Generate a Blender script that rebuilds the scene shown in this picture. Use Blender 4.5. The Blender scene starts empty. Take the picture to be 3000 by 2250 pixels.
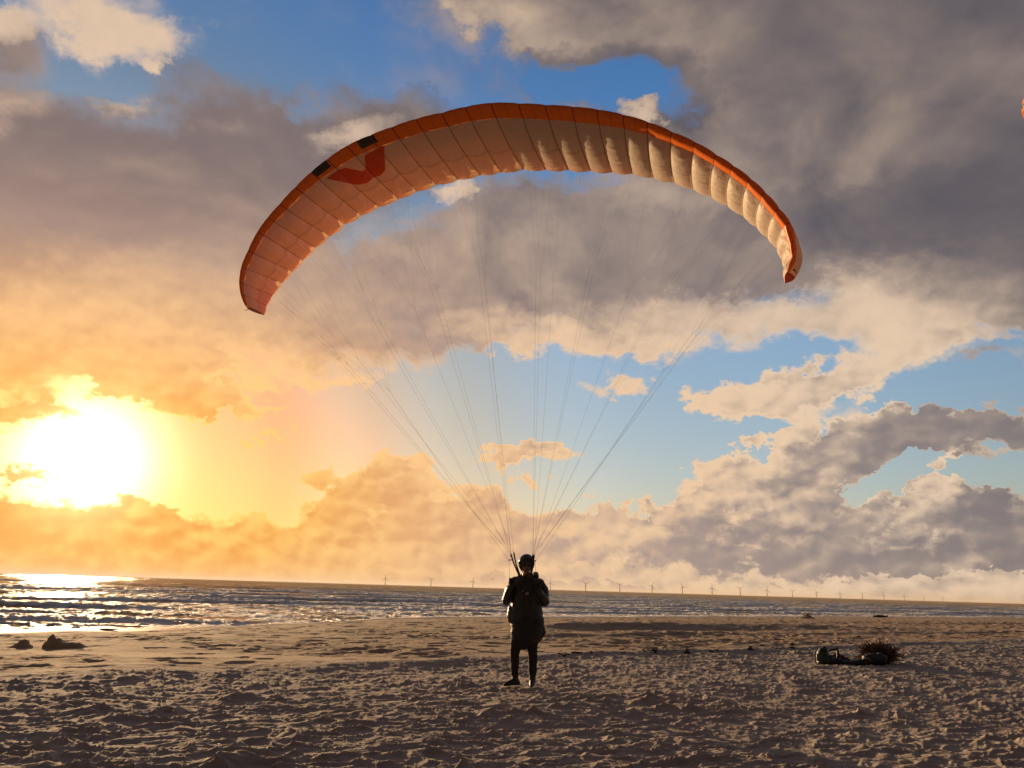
import bpy, bmesh, math, random
import numpy as np
from mathutils import Vector, Matrix
R = math.radians
scene = bpy.context.scene
col = scene.collection
rng = np.random.default_rng(7)
random.seed(7)

# ------------------------------------------------------------------ camera
F_PX, PITCH, ROLL, CAM_Z = 2254.0, R(14.88), R(1.70), 1.38
fwd = Vector((0, math.cos(PITCH), math.sin(PITCH)))
right0 = Vector((1, 0, 0)); up0 = right0.cross(fwd)
right = right0 * math.cos(ROLL) + up0 * math.sin(ROLL)
up = up0 * math.cos(ROLL) - right0 * math.sin(ROLL)
cam_pos = Vector((0, 0, CAM_Z))
cd = bpy.data.cameras.new('camera'); cam = bpy.data.objects.new('camera', cd); col.objects.link(cam)
m = Matrix((right, up, -fwd)).transposed().to_4x4(); m.translation = cam_pos
cam.matrix_world = m
cd.sensor_width = 36.0; cd.lens = F_PX / 3000 * 36.0
cd.clip_start = 0.05; cd.clip_end = 80000
scene.camera = cam

def ray(px, py):
    """direction through a pixel of the 3000x2250 photograph"""
    return (fwd * F_PX + right * (px - 1500) - up * (py - 1125)).normalized()
def at_y(px, py, y):
    d = ray(px, py); return cam_pos + d * (y / d.y)
def at_z(px, py, z):
    d = ray(px, py); return cam_pos + d * ((z - CAM_Z) / d.z)

# ------------------------------------------------------------------ sun and sky
scene.view_settings.view_transform = 'Standard'
scene.view_settings.look = 'None'
scene.view_settings.exposure = 0.45
scene.view_settings.gamma = 1.0
SUN_DIR = ray(245, 1350)
sun_az = math.atan2(SUN_DIR.x, SUN_DIR.y); sun_el = math.asin(SUN_DIR.z)
sd = bpy.data.lights.new('sun', 'SUN'); sun = bpy.data.objects.new('sun', sd); col.objects.link(sun)
sd.energy = 5.0; sd.angle = R(0.5); sd.color = (1.0, 0.65, 0.34)
sun.rotation_euler = (-SUN_DIR).to_track_quat('-Z', 'Y').to_euler()

world = bpy.data.worlds.new('World'); scene.world = world; world.use_nodes = True
NT = world.node_tree; NT.nodes.clear()
def N(t, **kw):
    n = NT.nodes.new(t)
    for k, v in kw.items(): setattr(n, k, v)
    return n
def plug(sock, v):
    if isinstance(v, bpy.types.NodeSocket): NT.links.new(v, sock)
    elif v is not None: sock.default_value = v
def M(op, a, b=None, c=None, clamp=False):
    n = N('ShaderNodeMath', operation=op, use_clamp=clamp)
    for i, v in enumerate((a, b, c)): plug(n.inputs[i], v)
    return n.outputs[0]
def VM(op, a, b=None, c=None, scale=None):
    n = N('ShaderNodeVectorMath', operation=op)
    for i, v in enumerate((a, b, c)): plug(n.inputs[i], v)
    if scale is not None: plug(n.inputs['Scale'], scale)
    return n.outputs['Value' if op in ('DOT_PRODUCT', 'LENGTH') else 'Vector']
def MR(v, a, b, c=0.0, d=1.0, kind='SMOOTHSTEP'):
    n = N('ShaderNodeMapRange', interpolation_type=kind)
    for i, x in enumerate((v, a, b, c, d)): plug(n.inputs[i], x)
    return n.outputs[0]
def MIX(f, a, b, mode='MIX', clampf=True):
    n = N('ShaderNodeMix', data_type='RGBA', blend_type=mode, clamp_factor=clampf)
    plug(n.inputs[0], f); plug(n.inputs[6], a); plug(n.inputs[7], b); return n.outputs[2]
def NOISE(v, scale, detail=4, rough=.55, dist=0.0, color=False, lac=2.0):
    n = N('ShaderNodeTexNoise'); plug(n.inputs['Vector'], v)
    n.inputs['Scale'].default_value = scale; n.inputs['Detail'].default_value = detail
    n.inputs['Roughness'].default_value = rough; n.inputs['Distortion'].default_value = dist
    n.inputs['Lacunarity'].default_value = lac
    return n.outputs['Color' if color else 'Fac']
def RAMP(v, stops, kind='LINEAR'):
    n = N('ShaderNodeValToRGB'); cr = n.color_ramp; cr.interpolation = kind
    cr.elements[0].position = stops[0][0]; cr.elements[1].position = stops[-1][0]
    for p, c in stops[1:-1]: cr.elements.new(p)
    for e, (p, c) in zip(sorted(cr.elements, key=lambda e: e.position), stops): e.color = (*c, 1)
    plug(n.inputs[0], v); return n.outputs[0]

def lin(r, g, b):
    return tuple(((c / 255) / 12.92 if c <= 10 else ((c / 255 + .055) / 1.055) ** 2.4) for c in (r, g, b))

geo = N('ShaderNodeTexCoord')
D = VM('NORMALIZE', geo.outputs['Generated'])
sx = N('ShaderNodeSeparateXYZ'); plug(sx.inputs[0], D)
X, Y, Z = sx.outputs
yy = M('MAXIMUM', Y, 0.06)
pc = N('ShaderNodeCombineXYZ'); plug(pc.inputs[0], M('DIVIDE', X, yy)); plug(pc.inputs[1], M('DIVIDE', Z, yy))
P = pc.outputs[0]
# cloud noise space: directions, flattened toward the horizon
fl = N('ShaderNodeCombineXYZ'); plug(fl.inputs[0], X); plug(fl.inputs[1], Y); plug(fl.inputs[2], M('MULTIPLY', Z, 1.35))
Q = fl.outputs[0]
w1 = VM('SUBTRACT', NOISE(Q, 3.5, 3, .55, color=True), (.5, .5, .5))
w2 = VM('SUBTRACT', NOISE(Q, 15.0, 5, .62, color=True), (.5, .5, .5))
w3 = VM('SUBTRACT', NOISE(Q, 48.0, 4, .65, color=True), (.5, .5, .5))
Pw = VM('ADD', VM('ADD', P, VM('MULTIPLY', w1, (.09, .055, 0))), VM('ADD', VM('MULTIPLY', w2, (.15, .11, 0)), VM('MULTIPLY', w3, (.05, .04, 0))))

def pxP(x, y):           # big-view pixel (2212 wide) -> sky coordinates
    d = ray(x * 1.35624, y * 1.35624); return d.x / d.y, d.z / d.y
# (x, y, rx, ry, tilt deg, density, lightness)
CLOUDS = [
 (200,25,170,75,25,1.0,.95),(340,95,95,55,0,.85,.95),(225,85,70,55,60,.8,1),(10,60,60,45,0,.9,.85),(15,130,100,90,0,.9,.3),(330,158,30,18,0,.8,.95),
 (170,330,460,120,3,1.3,.08),(500,255,230,90,25,1.1,.10),(820,262,210,60,3,.9,.16),(640,370,300,130,0,1.3,.10),
 (30,250,100,45,0,.6,.85),(255,235,60,22,0,.5,.8),(300,470,380,150,0,1.3,.25),(470,400,150,60,10,.6,.60),(560,440,90,90,0,.6,.6),(330,370,110,50,0,.5,.65),(180,650,460,130,0,1.3,.58),
 (480,600,260,150,0,1.0,.45),(470,285,80,24,10,.5,.75),(60,490,250,120,0,1,.15),(250,570,200,50,0,.5,.75),
 (100,760,330,90,5,1.2,.50),(440,790,360,80,5,1.0,.60),(765,298,110,36,-15,.8,.9),(650,640,220,140,0,1,.4),(200,700,300,26,4,.4,.9),
 (1000,600,480,170,0,1.3,.36),(1300,560,480,160,0,1.3,.38),(850,740,330,90,-5,1.2,.30),(700,825,200,24,-3,.5,.9),(980,405,60,40,0,.7,.9),
 (1050,700,120,50,-5,.7,.9),(1240,735,220,50,0,.9,.85),(1500,690,260,70,-5,1.0,.75),(1550,500,320,130,0,1.1,.32),(1150,660,120,25,-10,.5,.12),(1130,520,160,40,-8,.5,.6),(900,560,120,40,20,.5,.65),(1450,440,220,34,5,.5,.65),(1380,760,150,40,-5,.7,.85),
 (1330,60,400,120,8,1.3,.38),(1110,60,150,60,25,.8,.72),(1030,40,70,34,25,.5,.9),(1750,170,560,260,0,1.6,.24),(2150,120,420,420,0,1.5,.18),(1210,110,120,40,-20,.4,.5),(1330,20,160,40,0,.4,.6),
 (1700,330,380,120,-10,1.2,.48),(2020,450,420,80,-8,1.5,.0),(1880,560,360,90,-5,1.1,.28),(2180,560,260,200,0,1.0,.2),(1250,600,200,70,0,.6,.22),
 (1330,185,200,80,5,-1.7,0),(1393,238,60,34,0,1.5,1.0),(1150,430,230,70,0,.9,.3),(1990,660,270,105,-8,1.3,.80),(2160,620,160,110,0,1.0,.40),(1770,695,170,60,0,.85,.8),
 (1700,865,240,80,-12,1.3,.68),(1870,800,220,60,-18,1.1,.85),(1570,870,110,55,0,1,.85),(1700,800,110,30,-15,.6,.95),(1340,842,110,36,0,.9,.85),(2150,775,100,24,0,.6,.2),
 (2150,942,260,62,-1,1.7,.05),(2110,905,120,16,0,.4,.5),(1950,955,140,80,-12,1.5,.16),(1795,1010,200,100,-30,1.4,.30),(1890,905,110,26,-20,.7,.95),(1740,955,60,34,-40,.9,.95),(1555,1055,215,80,-18,1.4,.82),(1650,1010,130,60,-20,1.0,.9),(1700,1075,240,75,-10,1.2,.42),
 (1480,1095,120,26,-8,.9,.4),(2140,1110,200,85,5,1.6,.14),(2025,1058,100,60,-38,1.2,.92),(1945,1042,105,36,-25,-2.4,0),(2150,1022,90,20,0,-1.6,0),(2200,1060,60,40,0,.9,.1),(1700,1172,820,62,1,1.6,.14),(1600,1158,200,12,2,.8,.85),(1760,1130,70,26,0,.6,.8),(2010,1164,190,12,1,.8,.85),(1900,1120,120,40,0,1,.3),
 (2190,1185,110,60,0,1.5,.0),(2115,1205,60,46,-60,.7,.95),(1700,1262,1300,34,2,1.2,.72),(1310,1155,90,62,0,1.1,.9),(1400,1150,60,40,0,.9,.7),(1150,1140,150,46,0,1,.75),(1250,1208,340,16,1,.9,.25),
 (780,1062,150,95,0,1.6,.38),(900,1085,90,70,0,1.0,.4),(700,1010,70,40,0,.7,.9),(900,1000,100,52,0,1.2,.7),(1010,1085,150,55,0,1.3,.36),(1300,1080,90,40,0,-.5,0),(960,1040,120,22,0,.5,.9),
 (1130,1003,180,40,-3,1.3,.5),(1100,985,120,20,-5,.4,.95),(930,1180,430,60,0,.95,.50),
 (600,1140,230,50,-8,.8,.6),(520,945,190,14,-3,.7,.8),(640,880,220,12,-6,.55,.85),(300,1085,90,26,10,.9,.4),(540,1200,500,50,0,1.0,.5),(70,1130,220,60,0,1.3,.2),(230,1200,420,60,0,1.3,.45),(70,1037,120,28,0,1.3,.15),
 (330,1120,120,55,0,1.2,.35),(60,890,220,60,8,1.3,.3),(440,885,190,55,0,1.25,.45),(250,830,350,40,8,.8,.5),
]
acc = None
for (cx, cy, rx, ry, an, dn, li) in CLOUDS:
    u, v = pxP(cx, cy)
    k = 1.35624 / F_PX * (1 + u * u * .5 + v * v * .8)
    mp = N('ShaderNodeMapping', vector_type='TEXTURE')
    mp.inputs['Location'].default_value = (u, v, 0)
    mp.inputs['Rotation'].default_value = (0, 0, R(-an))
    mp.inputs['Scale'].default_value = (rx * k, ry * k, 1)
    plug(mp.inputs['Vector'], Pw)
    g = N('ShaderNodeTexGradient', gradient_type='SPHERICAL'); plug(g.inputs[0], mp.outputs[0])
    w = abs(dn)
    w = w * w * min(1.9, max(.6, (330 / (rx + ry)) ** .6))
    vec = (dn, w * li, w)
    term = VM('SCALE', vec, scale=g.outputs['Fac'])
    acc = VM('ADD', acc, term) if acc is not None else term
sa = N('ShaderNodeSeparateXYZ'); plug(sa.inputs[0], acc)
dens, lw, ww = sa.outputs
light = M('DIVIDE', M('ADD', lw, .004), M('ADD', ww, .012))
# cloud detail: same noise read twice, the second time a step toward the sun -> relief
n_big = NOISE(Q, 5.2, 5.5, .52, .35)
Qs = VM('ADD', Q, VM('SCALE', VM('SUBTRACT', tuple(SUN_DIR), D), scale=.05))
n_off = NOISE(Qs, 5.2, 5.5, .52, .35)
n_fine = NOISE(Q, 24, 6, .6)
relief = M('SUBTRACT', n_big, n_off)
behind = MR(Y, .10, .45)            # 1 in front, 0 behind the viewer
base_cover = M('ADD', M('MULTIPLY', M('SUBTRACT', 1.0, behind), .9), M('ADD', MR(Z, .02, .10, 1.5, 0.0), MR(Z, .68, .85, 0.0, .8)))  # cloud near the horizon, plus unseen cloud added behind and overhead for neutral ambient
vor = N('ShaderNodeTexVoronoi', feature='F1'); plug(vor.inputs['Vector'], VM('ADD', Q, VM('SCALE', w2, scale=.03)))
vor.inputs['Scale'].default_value = 26; vor.inputs['Detail'].default_value = 1.5; vor.inputs['Roughness'].default_value = .55
puff = M('SUBTRACT', .45, vor.outputs['Distance'])          # cauliflower lobes
vor2 = N('ShaderNodeTexVoronoi', feature='F1'); plug(vor2.inputs['Vector'], VM('ADD', VM('ADD', Q, VM('SCALE', w2, scale=.03)), (-.008, .0, .012)))
vor2.inputs['Scale'].default_value = 26; vor2.inputs['Detail'].default_value = 1.5; vor2.inputs['Roughness'].default_value = .55
lump = M('SUBTRACT', vor2.outputs['Distance'], vor.outputs['Distance'])
low = MR(Z, .12, .42, 1.0, 0.0)                             # crisp cumulus low down, soft sheets high up
dtot = M('ADD', M('ADD', dens, base_cover), M('ADD', M('MULTIPLY', M('SUBTRACT', n_big, .5), 1.25), M('MULTIPLY', M('SUBTRACT', n_fine, .5), .45)))
dtot = M('ADD', dtot, M('MULTIPLY', M('MULTIPLY', puff, low), .55))
alpha = MR(dtot, MR(low, 0, 1, -.02, .26), MR(low, 0, 1, .85, .48))
thick = MR(dtot, .32, .80)
# angle from the sun
cosang = VM('DOT_PRODUCT', D, tuple(SUN_DIR))
ang = M('MULTIPLY', M('ARCCOSINE', M('MINIMUM', cosang, .99999)), 180 / math.pi)
a01 = M('DIVIDE', ang, 90.0)
# clear sky
sky = N('ShaderNodeTexSky', sky_type='NISHITA'); sky.sun_disc = False
sky.sun_elevation = sun_el; sky.sun_rotation = sun_az
sky.air_density = 1.0; sky.dust_density = .6; sky.ozone_density = 2.0
skyc = VM('MULTIPLY', sky.outputs[0], (.22, .22, .22))
SKY_TINT = RAMP(M('MAXIMUM', Z, 0.0), [(0, (.66, .46, .42)), (.12, (.80, .66, .62)), (.3, (.85, .83, .85)), (.45, (.50, .76, 1.0)), (.65, (.34, .62, .92))])
near_sun = RAMP(M('DIVIDE', ang, 90.0), [(0, (.42, .17, .10)), (.13, (.60, .32, .20)), (.20, (.72, .52, .38)), (.27, (.74, .66, .56)), (.4, (.86, .86, .85)), (.6, (1, 1, 1))], 'EASE')
clear = MIX(1.0, MIX(1.0, skyc, SKY_TINT, 'MULTIPLY'), near_sun, 'MULTIPLY')
# cloud colours by angle from the sun
wv = VM('LENGTH', VM('MULTIPLY', VM('SUBTRACT', D, (SUN_DIR.x, SUN_DIR.y, SUN_DIR.z - .04)), (.85, .85, 1.75)))
a02 = M('MULTIPLY', wv, .6366)
shade = RAMP(a02, [(0, lin(222,142,40)), (.12, lin(230,155,66)), (.22, lin(218,164,118)), (.32, lin(180,156,144)), (.42, lin(146,134,132)), (.6, lin(118,113,116)), (1, lin(108,104,108))])
lit = RAMP(a02, [(0, lin(255,220,110)), (.12, lin(252,198,105)), (.22, lin(248,198,138)), (.34, lin(238,200,160)), (.5, lin(230,203,174)), (.75, lin(226,198,168)), (1, lin(150,140,140))])
shade_h = MIX(MR(Z, .18, .42), shade, MIX(1.0, shade, (.53, .545, .65, 1), 'MULTIPLY'))
amp = M('ADD', .35, M('MULTIPLY', M('MULTIPLY', light, M('SUBTRACT', 1.35, light)), 1.6))
rel = M('ADD', M('ADD', M('MULTIPLY', relief, M('ADD', 1.3, M('MULTIPLY', low, .15))), M('MULTIPLY', M('SUBTRACT', n_fine, .5), MR(low, 0, 1, .14, .3))), M('MULTIPLY', M('MULTIPLY', lump, low), .8))
L = M('ADD', MR(light, .06, .92, .0, .90), M('MULTIPLY', rel, amp))
edge = M('SUBTRACT', 1.0, thick)
L2 = M('ADD', L, M('MULTIPLY', M('MULTIPLY', edge, MR(low, 0, 1, .12, .95)), M('ADD', .48, light)))
L2 = MR(L2, -.22, 1.12)
lit_h = MIX(MR(Z, .15, .45), lit, MIX(1.0, lit, (.95, .94, .97, 1), 'MULTIPLY'))
cloudc = MIX(L2, shade_h, lit_h)
skycol = MIX(alpha, clear, cloudc)
# glow round the sun, held back by thick cloud
def glow(k, wdt): return M('MULTIPLY', M('EXPONENT', M('MULTIPLY', M('POWER', M('DIVIDE', ang, wdt), 1.6), -1.0)), k)
trans = M('SUBTRACT', 1.0, M('MULTIPLY', thick, .75))
g1 = VM('SCALE', (1.0, .80, .42), scale=M('MULTIPLY', glow(6.0, 3.0), trans))
g2 = VM('SCALE', (1.0, .44, .12), scale=M('MULTIPLY', glow(.38, 16.0), M('ADD', M('MULTIPLY', trans, .6), .4)))
tot = VM('ADD', VM('ADD', skycol, g1), g2)
# below the horizon: dim
tot = VM('SCALE', tot, scale=MR(Z, -.06, -.01, .25, 1.0))
# unseen sky behind and overhead dimmed to lower the ambient light, rear warmed
tot = VM('SCALE', tot, scale=M('MULTIPLY', MR(Y, -.3, .55, .42, 1.0), MR(Z, .62, .95, 1.0, .4)))
rear = MR(Y, -.2, .5, 1.0, 0.0)
tot = VM('MULTIPLY', tot, MIX(rear, (1, 1, 1, 1), (1.10, .96, .84, 1)))
bg = N('ShaderNodeBackground'); plug(bg.inputs[0], tot); bg.inputs[1].default_value = 0.74
out = N('ShaderNodeOutputWorld'); plug(out.inputs[0], bg.outputs[0])
world.cycles.sampling_method = 'MANUAL'; world.cycles.sample_map_resolution = 512

# ------------------------------------------------------------------ helpers
def tag(o, label=None, cat=None, group=None, kind=None):
    if label: o['label'] = label
    if cat: o['category'] = cat
    if group: o['group'] = group
    if kind: o['kind'] = kind
    return o
def mesh_obj(name, verts, faces, mat=None, parent=None, smooth=True, mats=None, fmat=None, uv=None):
    me = bpy.data.meshes.new(name)
    verts = np.asarray(verts, dtype=np.float64)
    if isinstance(faces, np.ndarray):
        nf, k = faces.shape
        me.vertices.add(len(verts)); me.vertices.foreach_set('co', verts.astype(np.float32).ravel())
        me.loops.add(nf * k); me.loops.foreach_set('vertex_index', faces.astype(np.int32).ravel())
        me.polygons.add(nf); me.polygons.foreach_set('loop_start', np.arange(0, nf * k, k, dtype=np.int32))
        me.update(calc_edges=True); me.validate()
    else:
        me.from_pydata([tuple(v) for v in verts], [], faces)
    me.polygons.foreach_set('use_smooth', [smooth] * len(me.polygons))
    if uv is not None:
        ul = me.uv_layers.new(name='UVMap')
        li = np.zeros(len(me.loops), dtype=np.int32); me.loops.foreach_get('vertex_index', li)
        ul.data.foreach_set('uv', np.asarray(uv, dtype=np.float32)[li].ravel())
    for mm in (mats or ([mat] if mat else [])): me.materials.append(mm)
    if fmat is not None: me.polygons.foreach_set('material_index', fmat)
    me.update()
    o = bpy.data.objects.new(name, me); col.objects.link(o)
    if parent: o.parent = parent
    return o
def empty(name, loc=(0, 0, 0), rz=0):
    o = bpy.data.objects.new(name, None); o.location = loc; o.rotation_euler = (0, 0, rz); o.empty_display_size = .2
    col.objects.link(o); return o
def grid_faces(nr, nc, wrap=False):
    i = np.arange(nr - 1)[:, None] * nc
    c = np.arange(nc if wrap else nc - 1)[None, :]
    c2 = (c + 1) % nc
    return np.stack([i + c, i + c2, i + nc + c2, i + nc + c], -1).reshape(-1, 4)
_perm = rng.permutation(4096)
def _h(ix, iy, s): return _perm[(_perm[(ix + s * 131) & 4095] + iy) & 4095]
def perlin(x, y, seed=0):
    ix = np.floor(x).astype(np.int64); iy = np.floor(y).astype(np.int64)
    fx = x - ix; fy = y - iy
    u = fx * fx * fx * (fx * (fx * 6 - 15) + 10); v = fy * fy * fy * (fy * (fy * 6 - 15) + 10)
    def g(a, b, dx, dy):
        t = _h(a, b, seed) * (2 * math.pi / 4096); return np.cos(t) * dx + np.sin(t) * dy
    n0 = g(ix, iy, fx, fy) * (1 - u) + g(ix + 1, iy, fx - 1, fy) * u
    n1 = g(ix, iy + 1, fx, fy - 1) * (1 - u) + g(ix + 1, iy + 1, fx - 1, fy - 1) * u
    return (n0 * (1 - v) + n1 * v) * 1.5
def fbm(x, y, seed=0, octv=4, gain=.5):
    s = 0; a = 1.0; f = 1.0
    for k in range(octv):
        s = s + a * perlin(x * f + 17.3 * k, y * f - 9.1 * k, seed + k); a *= gain; f *= 2.03
    return s
def worley(x, y, seed=0):
    """distance to the nearest and second nearest scattered point, and the nearest cell's random value"""
    ix = np.floor(x).astype(np.int64); iy = np.floor(y).astype(np.int64)
    d1 = np.full(x.shape, 9.0); d2 = np.full(x.shape, 9.0); r1 = np.zeros(x.shape)
    for a in (-1, 0, 1):
        for b in (-1, 0, 1):
            h1 = _h(ix + a, iy + b, seed); h2 = _h(ix + a, iy + b, seed + 5)
            dx = ix + a + h1 / 4096 - x; dy = iy + b + h2 / 4096 - y
            d = np.sqrt(dx * dx + dy * dy)
            nw = d < d1
            d2 = np.where(nw, d1, np.minimum(d2, d)); r1 = np.where(nw, ((h1 * 7 + h2 * 3) % 4096) / 4096, r1); d1 = np.where(nw, d, d1)
    return d1, d2, r1
def sstep(a, b, x):
    t = np.clip((x - a) / (b - a), 0, 1); return t * t * (3 - 2 * t)

class Mat:
    """small node-material builder"""
    def __init__(s, name, base=(.5, .5, .5), rough=.8, **kw):
        s.m = bpy.data.materials.new(name); s.m.use_nodes = True; s.t = s.m.node_tree
        s.b = s.t.nodes['Principled BSDF']; s.out = s.t.nodes['Material Output']
        s.b.inputs['Base Color'].default_value = (*base, 1); s.b.inputs['Roughness'].default_value = rough
        for k, v in kw.items(): s.b.inputs[k].default_value = v
    def n(s, t, **kw):
        x = s.t.nodes.new(t)
        for k, v in kw.items(): setattr(x, k, v)
        return x
    def l(s, a, b): s.t.links.new(a, b)
    def coord(s, kind='Object', scale=(1, 1, 1), rot=(0, 0, 0)):
        tc = s.n('ShaderNodeTexCoord'); mp = s.n('ShaderNodeMapping')
        mp.inputs['Scale'].default_value = scale; mp.inputs['Rotation'].default_value = rot
        s.l(tc.outputs[kind], mp.inputs[0]); return mp.outputs[0]
    def noise(s, vec, scale, detail=4, rough=.55, dist=0):
        x = s.n('ShaderNodeTexNoise'); x.inputs['Scale'].default_value = scale
        x.inputs['Detail'].default_value = detail; x.inputs['Roughness'].default_value = rough; x.inputs['Distortion'].default_value = dist
        if vec is not None: s.l(vec, x.inputs['Vector'])
        return x.outputs['Fac']
    def ramp(s, v, stops, kind='LINEAR'):
        x = s.n('ShaderNodeValToRGB'); cr = x.color_ramp; cr.interpolation = kind
        cr.elements[0].position = stops[0][0]; cr.elements[1].position = stops[-1][0]
        for p, c in stops[1:-1]: cr.elements.new(p)
        for e, (p, c) in zip(sorted(cr.elements, key=lambda e: e.position), stops):
            e.color = (*c, 1) if isinstance(c, tuple) else (c, c, c, 1)
        s.l(v, x.inputs[0]); return x.outputs[0]
    def math(s, op, a, b=None, c=None, clamp=False):
        x = s.n('ShaderNodeMath', operation=op, use_clamp=clamp)
        for i, v in enumerate((a, b, c)):
            if isinstance(v, bpy.types.NodeSocket): s.l(v, x.inputs[i])
            elif v is not None: x.inputs[i].default_value = v
        return x.outputs[0]
    def mix(s, f, a, b, mode='MIX'):
        x = s.n('ShaderNodeMix', data_type='RGBA', blend_type=mode)
        for i, v in ((0, f), (6, a), (7, b)):
            if isinstance(v, bpy.types.NodeSocket): s.l(v, x.inputs[i])
            else: x.inputs[i].default_value = (*v, 1) if isinstance(v, tuple) else v
        return x.outputs[2]
    def base(s, c): s.l(c, s.b.inputs['Base Color'])
    def bump(s, h, strength=.3, dist=.01, prev=None):
        x = s.n('ShaderNodeBump'); x.inputs['Strength'].default_value = strength; x.inputs['Distance'].default_value = dist
        s.l(h, x.inputs['Height'])
        if prev is not None: s.l(prev, x.inputs['Normal'])
        s.l(x.outputs[0], s.b.inputs['Normal']); return x.outputs[0]
    def attr(s, name):
        x = s.n('ShaderNodeAttribute'); x.attribute_name = name; return x.outputs['Fac']

# ------------------------------------------------------------------ beach
SHX = np.array([-400, -60, -23, -16, -12, -8, 1, 11, 26, 45, 68, 98, 400, 4000])
SHY = np.array([-300, 5, 37, 44, 53, 66, 77, 84, 98, 114, 130, 151, 360, 3000])
SEA_Z = -1.2
def shore_d(x, y):
    """about how far a point lies landward of the waterline"""
    return (np.interp(x, SHX, SHY) - y) * .76
def edge_q(x, y):
    """about how far a point lies seaward of the edge of the churned dry sand"""
    return -.6 * x + .8 * (y - 16.7) + .45 * perlin(x * .22, y * .22, 40) + .2 * perlin(x * .9, y * .9, 41)
def terrain(x, y, fine=True):
    x = np.asarray(x, float); y = np.asarray(y, float)
    q = edge_q(x, y); ds = shore_d(x, y)
    u = np.clip(q / np.maximum(q + ds, 1e-3), 0, 1); u = np.where(q < 0, 0, u)
    z = -1.22 * (u ** 1.15)
    z = np.where(ds < 0, -1.22 + .05 * ds, z); z = np.maximum(z, -6)
    # low berms
    z = z + .06 * np.exp(-((q + .15) / .35) ** 2) * sstep(-4.5, -1, x) * sstep(24, 12, x)
    l1 = y - (34.5 + .36 * (x - 3) + .8 * perlin(x * .11, y * .11, 51))
    b = np.where(l1 < 0, np.exp(-(l1 / 1.5) ** 2), np.exp(-(l1 / 6.0) ** 2))
    z = z + .34 * b * sstep(-1, 3, x) * sstep(26, 10, x)
    l2 = y - (47 + .5 * x + 1.2 * perlin(x * .06, y * .06, 52))
    z = z + .12 * np.where(l2 < 0, np.exp(-(l2 / 1.5) ** 2), np.exp(-(l2 / 5.0) ** 2)) * sstep(-6, 5, x)
    l3 = y - (26.5 + .55 * x + .7 * perlin(x * .12, y * .12, 53))
    z = z + .09 * np.where(l3 < 0, np.exp(-(l3 / .6) ** 2), np.exp(-(l3 / 3.0) ** 2)) * sstep(-2, 2, x)
    # foreshore lip the water hides behind
    z = z + .10 * np.exp(-((ds - 2.5) / 1.4) ** 2)
    rough = sstep(1.0, -1.6, q); mid = sstep(-.6, 1.5, q) * sstep(1.5, 9, ds)
    z = z + .05 * fbm(x * .25, y * .25, 3, 3) * np.clip(ds / 6, 0, 1)
    if fine:
        wx = x + .16 * perlin(x * 1.9, y * 1.9, 11) + .05 * perlin(x * 6, y * 6, 13)
        wy = y + .16 * perlin(x * 1.9, y * 1.9, 12) + .05 * perlin(x * 6, y * 6, 14)
        ca, sa = math.cos(.32), math.sin(.32)
        ax = (wx * ca + wy * sa) * 2.9; ay = (-wx * sa + wy * ca) * 5.2
        d1, d2, r1 = worley(ax, ay, 21)
        bowl = np.minimum(d1, .9) ** 2.0 * (.35 + .9 * r1)
        e1, e2, r2 = worley(ax * 2.3 + 5, ay * 2.1 + 3, 31)
        bowl2 = np.minimum(e1, .9) ** 1.5 * (.3 + .9 * r2)
        big = np.clip(.75 + .8 * perlin(x * .7, y * .7, 15), .25, 1.4)
        z = z + rough * (.074 * bowl * big + .028 * bowl2 + .007 * fbm(x * 9, y * 9, 16, 2) - .05)
        z = z + rough * .022 * (1 - np.abs(perlin(ax * .55, ay * .8, 18))) ** 2
        # trodden sand lower down: sparse prints and low swells
        pt = np.clip(.35 + .9 * perlin(x * .16, y * .22, 23) + sstep(-3, 6, x) * .45, .12, 1.2)
        m1, m2, r3 = worley(x * 1.15 + .3 * perlin(x * 2, y * 2, 24), y * 1.5, 35)
        pit = -.075 * np.exp(-(m1 / .30) ** 2) * (r3 > .45) + .03 * np.exp(-((m1 - .42) / .12) ** 2) * (r3 > .45)
        z = z + mid * (pit * (.5 + .5 * pt) + pt * (.035 * fbm(x * 1.3, y * 1.7, 25, 3) + .022 * np.minimum(d1, .9) ** 1.4))
        for fx, fy in ((.13, 11.98), (.44, 11.96)):
            g = np.exp(-(((x - fx) / .16) ** 2 + ((y - fy - .08) / .2) ** 2)); z = z * (1 - g) + g * .0
    return z
def ground_hit(px, py):
    """where the line of sight through a photograph pixel meets the sand"""
    d = ray(px, py); t = np.concatenate([np.linspace(4, 60, 3000), np.linspace(60, 200, 2000)[1:]])
    X_ = d.x * t; Y_ = d.y * t; Z_ = CAM_Z + d.z * t; below = Z_ < terrain(X_, Y_, False)
    k = int(np.argmax(below)) if below.any() else len(t) - 1
    return Vector((X_[k], Y_[k], ground_z(X_[k], Y_[k])))
def ground_z(x, y): return float(terrain(np.array([x]), np.array([y]))[0])

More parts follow.
